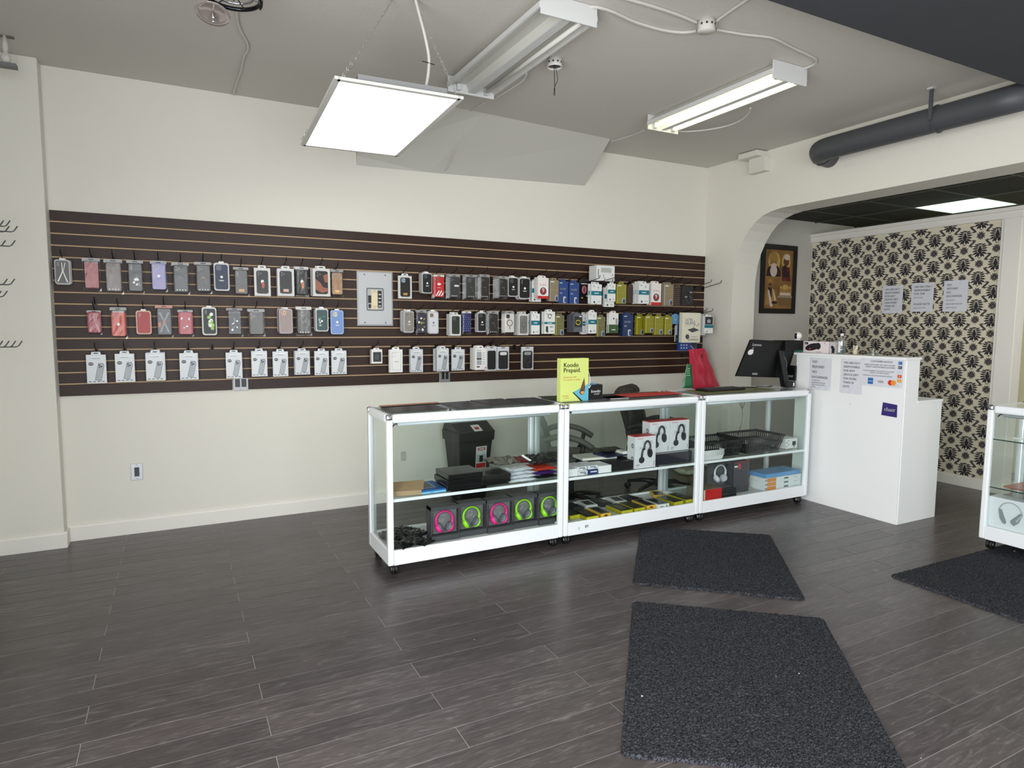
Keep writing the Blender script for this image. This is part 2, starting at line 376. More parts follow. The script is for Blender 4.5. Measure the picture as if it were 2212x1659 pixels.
def mark(mb, cx, cz, w, h, y, mk):
    """printed marks and painted gleams on a case (material 2 pale, 3 accent)"""
    y = y-.0009
    if mk == 'dot': mb.disc(cx, cz, w*.11, w*.11, y, 2, 12); mb.rect(cx-w*.2, cx+w*.2, cz-h*.14, cz-h*.125, y, 2); mb.rect(cx-w*.15, cx+w*.15, cz-h*.17, cz-h*.155, y, 2)
    elif mk == 'bareDot': mb.disc(cx, cz, w*.11, w*.12, y, 2, 12)
    elif mk == 'stripes':
        for k in range(3):
            x = cx-w*.38+k*w*.25; mb.flat([(x, cz-h*.46), (x+w*.14, cz-h*.46), (x+w*.44 if k < 2 else cx+w*.44, cz-h*.20 if k < 2 else cz-h*.36), (x+w*.34 if k < 2 else cx+w*.44, cz-h*.17 if k < 2 else cz-h*.24)], y, 2)
        for a, l in ((0, .15), (.75, .13), (-.75, .13)):
            mb.disc(cx+math.sin(a)*w*.15, cz+h*.10+math.cos(a)*h*.035, w*.07, h*l*.5, y, 2, 10, -a)
        for k in range(3): mb.rect(cx-w*.26, cx+w*.26, cz+h*.045-k*h*.018, cz+h*.053-k*h*.018, y-.0002, 3)
        mb.rect(cx-w*.16, cx+w*.16, cz-h*.06, cz-h*.04, y, 2)
    elif mk == 'gold': 
        mb.tube([(cx-w*.2, y, cz), (cx-w*.05, y, cz+h*.06), (cx+w*.1, y, cz-h*.02), (cx+w*.22, y, cz-h*.2)], .0008, 4, 3); mb.rect(cx-w*.12, cx+w*.12, cz+h*.02, cz+h*.04, y, 3)
        for k in range(4): mb.disc(cx-w*.3+k*w*.2, cz-h*.44, w*.045, w*.045, y, 2, 6)
    elif mk == 'label': mb.rect(cx-w*.22, cx+w*.22, cz-h*.42, cz-h*.30, y, 3)
    elif mk == 'logo': mb.rect(cx-.0*w, cx+w*.42, cz+h*.02, cz+h*.10, y, 2); mb.rect(cx-w*.3, cx+w*.3, cz-h*.44, cz-h*.42, y, 2)
    elif mk == 'fig': mb.disc(cx, cz+h*.02, w*.14, h*.08, y, 2, 9); mb.disc(cx+w*.05, cz-h*.13, w*.12, h*.15, y-.0002, 3, 9)
    elif mk == 'splash':
        for k in range(9): mb.disc(cx+random.uniform(-.3, .3)*w, cz+random.uniform(-.36, .25)*h, random.uniform(.05, .13)*w, random.uniform(.03, .08)*h, y-.0001*k, 2 if k % 2 else 3, 7, random.random()*3)
    elif mk == 'mono':
        for i in range(7):
            for j in range(4): mb.disc(cx-w*.36+j*w*.24+(i % 2)*w*.08, cz-h*.42+i*h*.115, w*.05, w*.05, y, 3, 4, .0 if (i+j) % 2 else .78)
    elif mk == 'x':
        for s in (-1, 1):
            mb.flat([(cx-s*w*.4, cz+h*.36), (cx-s*w*.25, cz+h*.38), (cx+s*w*.08, cz), (cx-s*w*.05, cz)], y, 2); mb.flat([(cx-s*w*.35, cz-h*.4), (cx-s*w*.22, cz-h*.42), (cx+s*w*.06, cz), (cx-s*w*.06, cz)], y, 2)
        mb.rect(cx-w*.45, cx-w*.25, cz-h*.2, cz-h*.02, y-.0002, 3); mb.disc(cx, cz, w*.1, w*.1, y-.0003, 3, 8)
    elif mk == 'ring':
        for a in range(16):
            t0, t1 = a*PI/8, (a+1)*PI/8
            mb.flat([(cx+math.cos(q)*w*rr, cz+math.sin(q)*w*rr) for q, rr in ((t0, .34), (t1, .34), (t1, .27), (t0, .27))], y, 3)
        mb.rect(cx-w*.04, cx+w*.04, cz-w*.62, cz-w*.40, y, 3)
    elif mk == 'gleam':  # highlight streaks painted onto the case as pale shapes
        mb.flat([(cx-w*.42, cz-h*.44), (cx-w*.30, cz-h*.45), (cx+w*.05, cz), (cx+w*.02, cz+h*.42), (cx-w*.04, cz+h*.42), (cx-w*.02, cz+h*.02)], y, 2); mb.flat([(cx+w*.42, cz-h*.46), (cx+w*.30, cz-h*.46), (cx+w*.03, cz), (cx+w*.22, cz+h*.42), (cx+w*.28, cz+h*.42), (cx+w*.09, cz+h*.02)], y, 2)
    elif mk == 'marble': mb.flat([(cx-w*.5, cz-h*.3), (cx-w*.5, cz+h*.15), (cx-w*.1, cz-h*.02), (cx+w*.1, cz-h*.2), (cx+w*.5, cz-h*.25), (cx+w*.5, cz-h*.38), (cx, cz-h*.45)], y, 3); mb.flat([(cx+w*.1, cz+h*.3), (cx+w*.5, cz+h*.4), (cx+w*.5, cz), (cx+w*.25, cz+h*.02)], y, 3)
    elif mk == 'leaf': 
        for k in range(8): mb.disc(cx+random.uniform(-.25, .35)*w, cz+random.uniform(-.35, .3)*h, w*.18, h*.07, y-.0001*k, 3 if k % 3 else 2, 7, random.random()*3)
        mb.disc(cx, cz, w*.11, w*.11, y-.001, 2, 12)
PALE = M((232, 232, 230), .4); LENS = M((8, 8, 9), .2); GOLD = M((176, 138, 70), .4, .3); SIL = M((176, 178, 182), .35)
def casemats(col, acc=(176, 138, 70), mk=(232, 232, 230), camc=None):
    return [M(col, .42), M(camc or tuple(min(255, int(c*.55+70)) for c in col), .35), M(mk, .4), M(acc, .45), LENS]
def pk_bag(t, w, h, o):
    col, mk, cam = o.get('c', (20, 20, 22)), o.get('mk'), o.get('cam', 'tri')
    cw, ch = w*o.get('fw', .80), h*o.get('fh', .80)
    key = ('case', round(w, 3), round(h, 3), col, mk, cam)
    def f(mb): phonecase(mb, 0, h*.09+ch/2, cw, ch, -.005, .010, cam); mark(mb, 0, h*.09+ch/2, cw, ch, -.005, mk)
    put('case', Pm(key, f, casemats(col, o.get('a', (176, 138, 70)), o.get('m', (232, 232, 230)), o.get('cc'))), t)
    rnd = random.Random(int(w*9999+h*777))
    def g(mb):    # crumpled clear bag
        nx, nz = 7, 10
        for side in (-1, 1):
            vs = []
            for j in range(nz+1):
                for i in range(nx+1):
                    u, v = i/nx, j/nz; e = min(u, 1-u, v, (1-v))
                    vs.append(((u-.5)*w, side*(.0058+min(.0020, e*.05)+rnd.uniform(0, .0012)*(e > 0)) if e > 0 else side*.001, v*h))
            mb.add(vs, [(j*(nx+1)+i, j*(nx+1)+i+1, (j+1)*(nx+1)+i+1, (j+1)*(nx+1)+i) for j in range(nz) for i in range(nx)], 0)
    put('clear_bag', Pm(('clear_bag', round(w, 3), round(h, 3)), g, FILM), t)
    def hd(mb): mb.rbox(0, h*.965, w*.96, h*.09, .004, -.0032, .0032, 0); mb.rbox(0, h*.965, w*.3, .006, .003, -.0038, -.003, 1)
    put('header_strip', Pm(('header_strip', round(w, 3), round(h, 3), o.get('hc', 0)), hd, [M(o.get('hc') or (150, 150, 150), .3), BLACK]), t)
def pk_blister(t, w, h, o):
    col, mk, cam = o.get('c', (20, 20, 22)), o.get('mk'), o.get('cam', 'sq')
    def tr(mb):
        mb.rbox(0, h/2, w, h, w*.17, -.004, .009, 0)
    put('clear_tray', Pm(('clear_tray', round(w, 3), round(h, 3), o.get('tray', 0)), tr, [M(o.get('tray') or (190, 190, 192), .25)]), t)
    cw, ch = w*.84, h*.90
    def f(mb): phonecase(mb, 0, h/2, cw, ch, -.010, .006, cam); mark(mb, 0, h/2, cw, ch, -.010, mk)
    put('case', Pm(('case', 'b', round(w, 3), round(h, 3), col, mk, cam, o.get('a')), f, casemats(col, o.get('a', (176, 138, 70)), o.get('m', (232, 232, 230)), o.get('cc'))), t)
    put('hang_tab', Pm(('hang_tab', round(w, 3), round(h, 3)), lambda mb: mb.rbox(0, h+.004, w*.35, .012, .005, -.001, .001, 0), [PALE]), t)
def pk_carton(t, w, h, o):
    st = o['st']; th = o.get('t', .014); y = -th/2
    body = dict(clear=(206, 210, 214), teal=(228, 230, 228), window=(206, 206, 204), blue=(34, 66, 130), olive=(138, 134, 30), oliveg=(112, 110, 72), tan=(142, 126, 98), nine=(232, 226, 222),
                green=(230, 230, 226), lined=(232, 231, 228), grey=(96, 98, 106), glasspad=(224, 220, 200), bluepad=(28, 70, 150), lblue=(116, 168, 210), slim=(210, 212, 216), kraft=(84, 66, 50),
                black=(14, 14, 16), pink=(16, 14, 16), multi=(230, 228, 226), small=(228, 226, 222), logo=(228, 230, 226), pouch=(206, 208, 212), photo=(230, 230, 228), navyb=(30, 52, 96))[st]
    tabh = .0 if st in ('glasspad', 'bluepad', 'pouch') else h*.09
    bh = h-tabh
    put('box', Pm(('box', round(w, 3), round(bh, 3), st, th), lambda mb: mb.box(-w/2, w/2, y, -y, 0, bh), [M(body, .4 if st not in ('clear', 'olive', 'oliveg', 'tan') else .28)]), t)
    if tabh:
        def tb(mb): mb.prism([(-w*.26, bh), (w*.26, bh), (w*.22, h), (-w*.22, h)], -.0012, .0012); mb.rbox(0, bh+tabh*.5, w*.24, tabh*.34, .003, -.002, -.0012, 1)
        put('hang_tab', Pm(('hang_tab', 'c', round(w, 3), round(h, 3), st), tb, [M(tuple(min(255, c+12) for c in body), .4), BLACK]), t)
    INK = M((70, 72, 76), .5)
    mats = [INK, M((0, 112, 132), .4), M((196, 34, 34), .4), PALE, M((160, 166, 172), .35), M((40, 42, 46), .4), M((60, 92, 52), .4), M((190, 198, 206), .3), M((150, 40, 50), .4), M((190, 176, 60), .4), M((38, 62, 110), .4), M((196, 110, 120), .4), M((112, 78, 56), .5)]
    def pr(mb):
        Y = y-.0008; R = mb.rect; W = w; Hh = bh
        def bars(x0, x1, zz, n, th=.002, st=.006, m=0):
            for k in range(n): R(x0, x1-(x1-x0)*.3*(k % 2), zz-k*st, zz-k*st+th, Y, m)
        if st == 'clear':
            R(-W*.28, W*.34, Hh*.90, Hh*.94, Y, 3); bars(-W*.2, W*.2, Hh*.86, 1)
            mb.disc(-W*.27, Hh*.68, W*.13, W*.10, Y, 5, 14); R(-W*.36, -W*.18, Hh*.675, Hh*.69, Y-.0003, 3)
            mb.flat([(-W*.10, Hh*.12), (W*.22, Hh*.08), (W*.40, Hh*.62), (W*.34, Hh*.70), (W*.10, Hh*.70)], Y, 0); mb.flat([(-W*.08, Hh*.13), (W*.21, Hh*.095), (W*.38, Hh*.62), (W*.33, Hh*.685), (W*.11, Hh*.685)], Y-.0004, 4)
            mb.disc(W*.15, Hh*.63, W*.05, W*.05, Y-.0008, 5, 8); mb.disc(W*.25, Hh*.59, W*.05, W*.05, Y-.0008, 5, 8); mb.disc(W*.16, Hh*.56, W*.045, W*.045, Y-.0008, 5, 8)
            for k in range(4): R(-W*.42+k*W*.22, -W*.28+k*W*.22, Hh*.05, Hh*.075, Y, 0)
        elif st in ('teal', 'logo'):
            R(-W/2, W/2, Hh*.44, Hh*.66 if st == 'teal' else Hh*.54, Y, 1); R(-W*.2, W*.22, Hh*.53 if st == 'teal' else Hh*.47, Hh*.57 if st == 'teal' else Hh*.50, Y-.0003, 3)
            mb.disc(-W*.25, Hh*.90, W*.07, W*.07, Y, 4, 8); mb.disc(W*.16, Hh*.84, W*.06, Hh*.07, Y, 4, 8)
            mb.disc(-W*.2, Hh*.10, W*.09, W*.09, Y, 0, 8); R(W*.08, W*.36, Hh*.11, Hh*.13, Y, 0)
            if st == 'logo':
                for k in range(8): t0 = k*.7; mb.flat([(math.cos(q)*W*r_, Hh*.80+math.sin(q)*W*r_) for q, r_ in ((t0, .2), (t0+.6, .2), (t0+.6, .13), (t0, .13))], Y, 5)
                R(-W*.35, -W*.15, Hh*.1, Hh*.34, Y-.0003, 5); bars(W*.02, W*.36, Hh*.34, 3, .003)
        elif st == 'window':
            pass
        elif st in ('blue', 'navyb'):
            mb.text('9H', -W*.38, Hh*.42, W*.22, Y, 7); R(-W*.4, W*.4, Hh*.60, Hh*.70, Y, 10); mb.text('GLASS', -W*.36, Hh*.62, W*.22, Y-.0003, 4); R(-W*.42, -W*.1, Hh*.90, Hh*.94, Y, 7)
            mb.rbox(W*.14, Hh*.16, W*.30, Hh*.30, W*.1, Y-.0004, Y, 7); mb.rbox(W*.2, Hh*.14, W*.16, Hh*.20, W*.05, Y-.0008, Y-.0004, 10); bars(-W*.4, -W*.12, Hh*.3, 5)
        elif st in ('olive', 'oliveg', 'tan'):
            R(-W*.38, -W*.02, Hh*.90, Hh*.95, Y, 3); R(-W*.4, W*.4, Hh*.55, Hh*.558, Y, 9); mb.rbox(W*.22, Hh*.15, W*.34, Hh*.28, W*.1, Y-.0004, Y, 4); mb.rbox(W*.26, Hh*.13, W*.20, Hh*.20, W*.06, Y-.0008, Y-.0004, 10)
            R(-W*.5, -W*.40, 0, Hh, Y, 9 if st != 'tan' else 4)
        elif st == 'nine':
            R(-W/2, W/2, 0, Hh*.13, Y, 2); mb.disc(0, Hh*.36, W*.46, W*.42, Y, 3, 20); mb.disc(0, Hh*.36, W*.31, W*.31, Y-.0003, 0, 18); mb.disc(0, Hh*.36, W*.25, W*.25, Y-.0005, 8, 18); mb.text('9', -W*.13, Hh*.30, W*.5, Y-.0009, 3); mb.text('GLASS', -W*.34, Hh*.62, W*.22, Y, 11)
        elif st == 'green':
            R(-W/2, W/2, 0, Hh*.42, Y, 6); mb.disc(0, Hh*.72, W*.08, W*.08, Y, 5, 8); R(W*.2, W*.42, Hh*.4, Hh*.72, Y-.0003, 4); R(-W*.2, W*.2, Hh*.14, Hh*.18, Y-.0003, 3)
        elif st == 'lined':
            for a, b, c_, d in ((-.36, .36, .88, .885), (-.36, .36, .10, .105)): R(W*a, W*b, Hh*c_, Hh*d, Y, 5)
            for a in (-.36, .35): R(W*a, W*a+W*.012, Hh*.10, Hh*.885, Y, 5)
            mb.rbox(-W*.2, Hh*.77, W*.3, W*.3, W*.05, Y-.0003, Y, 4); mb.rbox(-W*.2, Hh*.77, W*.27, W*.27, W*.05, Y-.0007, Y-.0003, 3); mb.text('Magnetic', -W*.15, Hh*.45, W*.10, Y, 0)
        elif st == 'grey': R(-W*.42, W*.42, Hh*.28, Hh*.9, Y, 5); mb.disc(0, Hh*.55, W*.3, Hh*.16, Y-.0004, 9, 12); mb.disc(0, Hh*.55, W*.24, Hh*.10, Y-.0007, 5, 12); R(W*.1, W*.4, Hh*.86, Hh*.92, Y-.0004, 3)
        elif st == 'glasspad':
            mb.text('ULTRA', -W*.33, Hh*.74, W*.13, Y, 5); mb.text('GLASS', -W*.35, Hh*.62, W*.2, Y, 10); bars(-W*.35, W*.0, Hh*.58, 1)
            mb.flat([(-W*.2, Hh*.44), (W*.16, Hh*.50), (W*.44, Hh*.42), (W*.05, Hh*.34)], Y, 5); mb.flat([(-W*.15, Hh*.43), (W*.15, Hh*.48), (W*.36, Hh*.42), (W*.05, Hh*.36)], Y-.0004, 0)
            mb.tube([(W*.1, Y, Hh*.5), (W*.2, Y, Hh*.62), (W*.34, Y, Hh*.56), (W*.42, Y, Hh*.66)], .002, 4, 5); mb.text('TEMPERED', -W*.2, Hh*.06, W*.13, Y, 5); mb.disc(-W*.2, Hh*.2, W*.11, W*.11, Y, 0, 9); bars(W*.0, W*.4, Hh*.2, 2)
        elif st == 'bluepad':
            for i in range(2):
                for j in range(3): R(-W*.42+j*W*.15, -W*.34+j*W*.15, Hh*.05+i*Hh*.08, Hh*.09+i*Hh*.08, Y, 7)
            mb.flat([(W*.1, Hh*.14), (W*.22, Hh*.22), (W*.48, Hh*.22), (W*.40, Hh*.04)], Y, 5); mb.flat([(W*.1, Hh*.14), (W*.14, Hh*.14), (W*.40, Hh*.02), (W*.38, Hh*.0)], Y-.0004, 7); mb.text('9H', -W*.4, Hh*.3, W*.2, Y, 7)
        elif st == 'lblue': bars(-W*.2, W*.3, Hh*.5, 2, m=3)
        elif st == 'pink': mb.disc(0, Hh*.5, W*.24, Hh*.22, Y, 11, 10); R(-W*.3, W*.3, Hh*.80, Hh*.84, Y, 3); R(W*.2, W*.45, Hh*.14, Hh*.2, Y, 3); mb.disc(-W*.2, Hh*.06, W*.1, W*.06, Y, 9, 8); mb.disc(0, Hh*.5, W*.08, Hh*.15, Y-.0004, 0, 8)
        elif st == 'multi':
            bars(-W*.4, 0, Hh*.90, 1, .003); R(-W*.35, W*.05, Hh*.56, Hh*.84, Y, 4); R(-W*.35, W*.05, Hh*.48, Hh*.55, Y, 5); R(-W*.35, W*.05, Hh*.24, Hh*.46, Y, 4); R(W*.12, W*.35, Hh*.24, Hh*.9, Y, 3)
            for k in range(6): R(W*.16, W*.3, Hh*.28+k*Hh*.1, Hh*.30+k*Hh*.1, Y-.0004, 0)
            R(-W*.35, -W*.1, Hh*.12, Hh*.18, Y, 0); mb.flat([(W*.25, Hh*.04), (W*.45, Hh*.08), (W*.45, Hh*.16)], Y, 2)
        elif st == 'small': R(-W*.36, W*.40, Hh*.12, Hh*.82, Y, 5); mb.disc(0, Hh*.45, W*.22, Hh*.2, Y-.0004, 0, 10)
        elif st == 'photo': R(-W*.45, W*.45, Hh*.52, Hh*.98, Y, 5); R(-W/2, W/2, Hh*.32, Hh*.5, Y, 1); mb.disc(0, Hh*.72, W*.22, Hh*.12, Y-.0004, 4, 9); mb.disc(-W*.2, Hh*.1, W*.06, W*.06, Y, 0, 8)
        elif st == 'kraft': R(-W*.4, W*.4, Hh*.05, Hh*.9, Y, 5); [R(-W*.4, W*.4, Hh*(.1+.1*k), Hh*(.13+.1*k), Y-.0004, 12) for k in range(8)]
        else: R(-W*.3, W*.3, Hh*.9, Hh*.93, Y, 4)
    if st not in ('slim', 'black', 'window', 'pouch') :
        put('print', Pm(('print', round(w, 3), round(h, 3), st, th), pr, mats), t)
    if st in ('window', 'pouch'):
        cw, ch = (w*.72, bh*.84) if st == 'window' else (w*.80, h*.78); cz = bh*.5 if st == 'window' else h*.43
        def f(mb): phonecase(mb, 0, cz, cw, ch, y-.004, .004, o.get('cam', 'tri')); mark(mb, 0, cz, cw, ch, y-.004, o.get('mk'))
        put('case', Pm(('case', 'w', round(w, 3), round(h, 3), o.get('c'), o.get('mk'), o.get('cam')), f, casemats(o.get('c', (24, 24, 26)), o.get('a', (176, 138, 70)), o.get('m', (232, 232, 230)), o.get('cc'))), t)
        if st == 'pouch': put('hanging_slot', Pm(('slot', round(w, 3)), lambda mb: mb.rbox(0, h*.95, w*.3, .006, .003, y-.001, y, 0), BLACK), t)
def pk_earphones(t, w, h, o):
    put('backing_card', Pm(('backing_card', round(w, 3), round(h, 3)), lambda mb: mb.rbox(0, h/2, w, h, .006, -.003, .003, 0), [M((26, 26, 28), .3)]), t)
    def f(mb):
        for s in (-1, 1): mb.lathe([(0, -.010), (.016, -.008), (.020, 0), (.014, .010), (0, .012)], (s*w*.2, -.014, h*(.55+.12*s)), 12, 0)
        mb.tube(curve([(-w*.2, -.012, h*.4), (0, -.014, h*.15), (w*.3, -.012, h*.3), (w*.1, -.012, h*.5)]), .0015, 5, 0)
    put('earphones', Pm(('earphones', round(w, 3), round(h, 3)), f, [M((150, 150, 156), .2, .7)]), t)
BUILD = dict(bag=pk_bag, blister=pk_blister, carton=pk_carton, ear=pk_earphones)
HB = MB().box(-.012, .012, -.0165, -.0225, -.030, .012)
hb_me = HB.mesh('hook_plate', [WIRE])
def hook(x, z, L, label, rise=.045, group='wire hooks on the slatwall', parentname='display_hook', rz=0, base=None):
    t = thing(parentname, label, 'hook', base or (x, 0, z), rz)
    put('hook_plate', hb_me, t)
    w = MB().tube([(0, -.018, -.006), (0, -L*.5, rise*.35), (0, -L+.012, rise*.75), (0, -L+.004, rise*.85), (0, -L-.004, rise*.85+.022)], .0030, 6)
    w.build('peg', WIRE, t)
    return t
NAME = dict(bag='bagged_phone_case', blister='phone_case_pack', carton='accessory_box', ear='earphone_pack')
CAT = dict(bag='phone case', blister='phone case', carton='box', ear='earphones')
def hang(u0, v0, u1, v1, kind, o, core, n=1, yf=.07, nohook=False, name=None, cat=None, backlabel=None):
    um = (u0+u1)/2; vm = (v0+v1)/2
    a = at(u0, vm, 'y', -yf); b = at(u1, vm, 'y', -yf); zt = at(um, v0, 'y', -yf)[2]; zb = at(um, v1, 'y', -yf)[2]
    w = b[0]-a[0]; h = zt-zb; x = (a[0]+b[0])/2
    if kind == 'bag' or kind == 'carton' and o.get('st') in ('window', 'pouch'): name = name or 'bagged_phone_case' if kind == 'bag' else 'boxed_phone_case'; cat = 'phone case'
    name = name or NAME[kind]; cat = cat or CAT[kind]
    for i in range(n):
        lab = core if i == 0 else (backlabel or 'pack behind the '+core)
        t = thing(name, lab, cat, (x+(random.uniform(-.004, .004) if i else 0), -yf+.0175*i, zb+(random.uniform(-.004, .006) if i else 0)), random.uniform(-.05, .05) if not i else 0,
                  group=('packs behind the '+core) if (i and n > 2) else None)
        BUILD[kind](t, w, h, o)
    if not nohook:
        zh = zt+.012
        hook(x, zh-.01, yf+.055, 'wire hook of the '+core)
B = 'bag'; L = 'blister'; C = 'carton'
BK = (20, 20, 22); SM = (74, 70, 68)
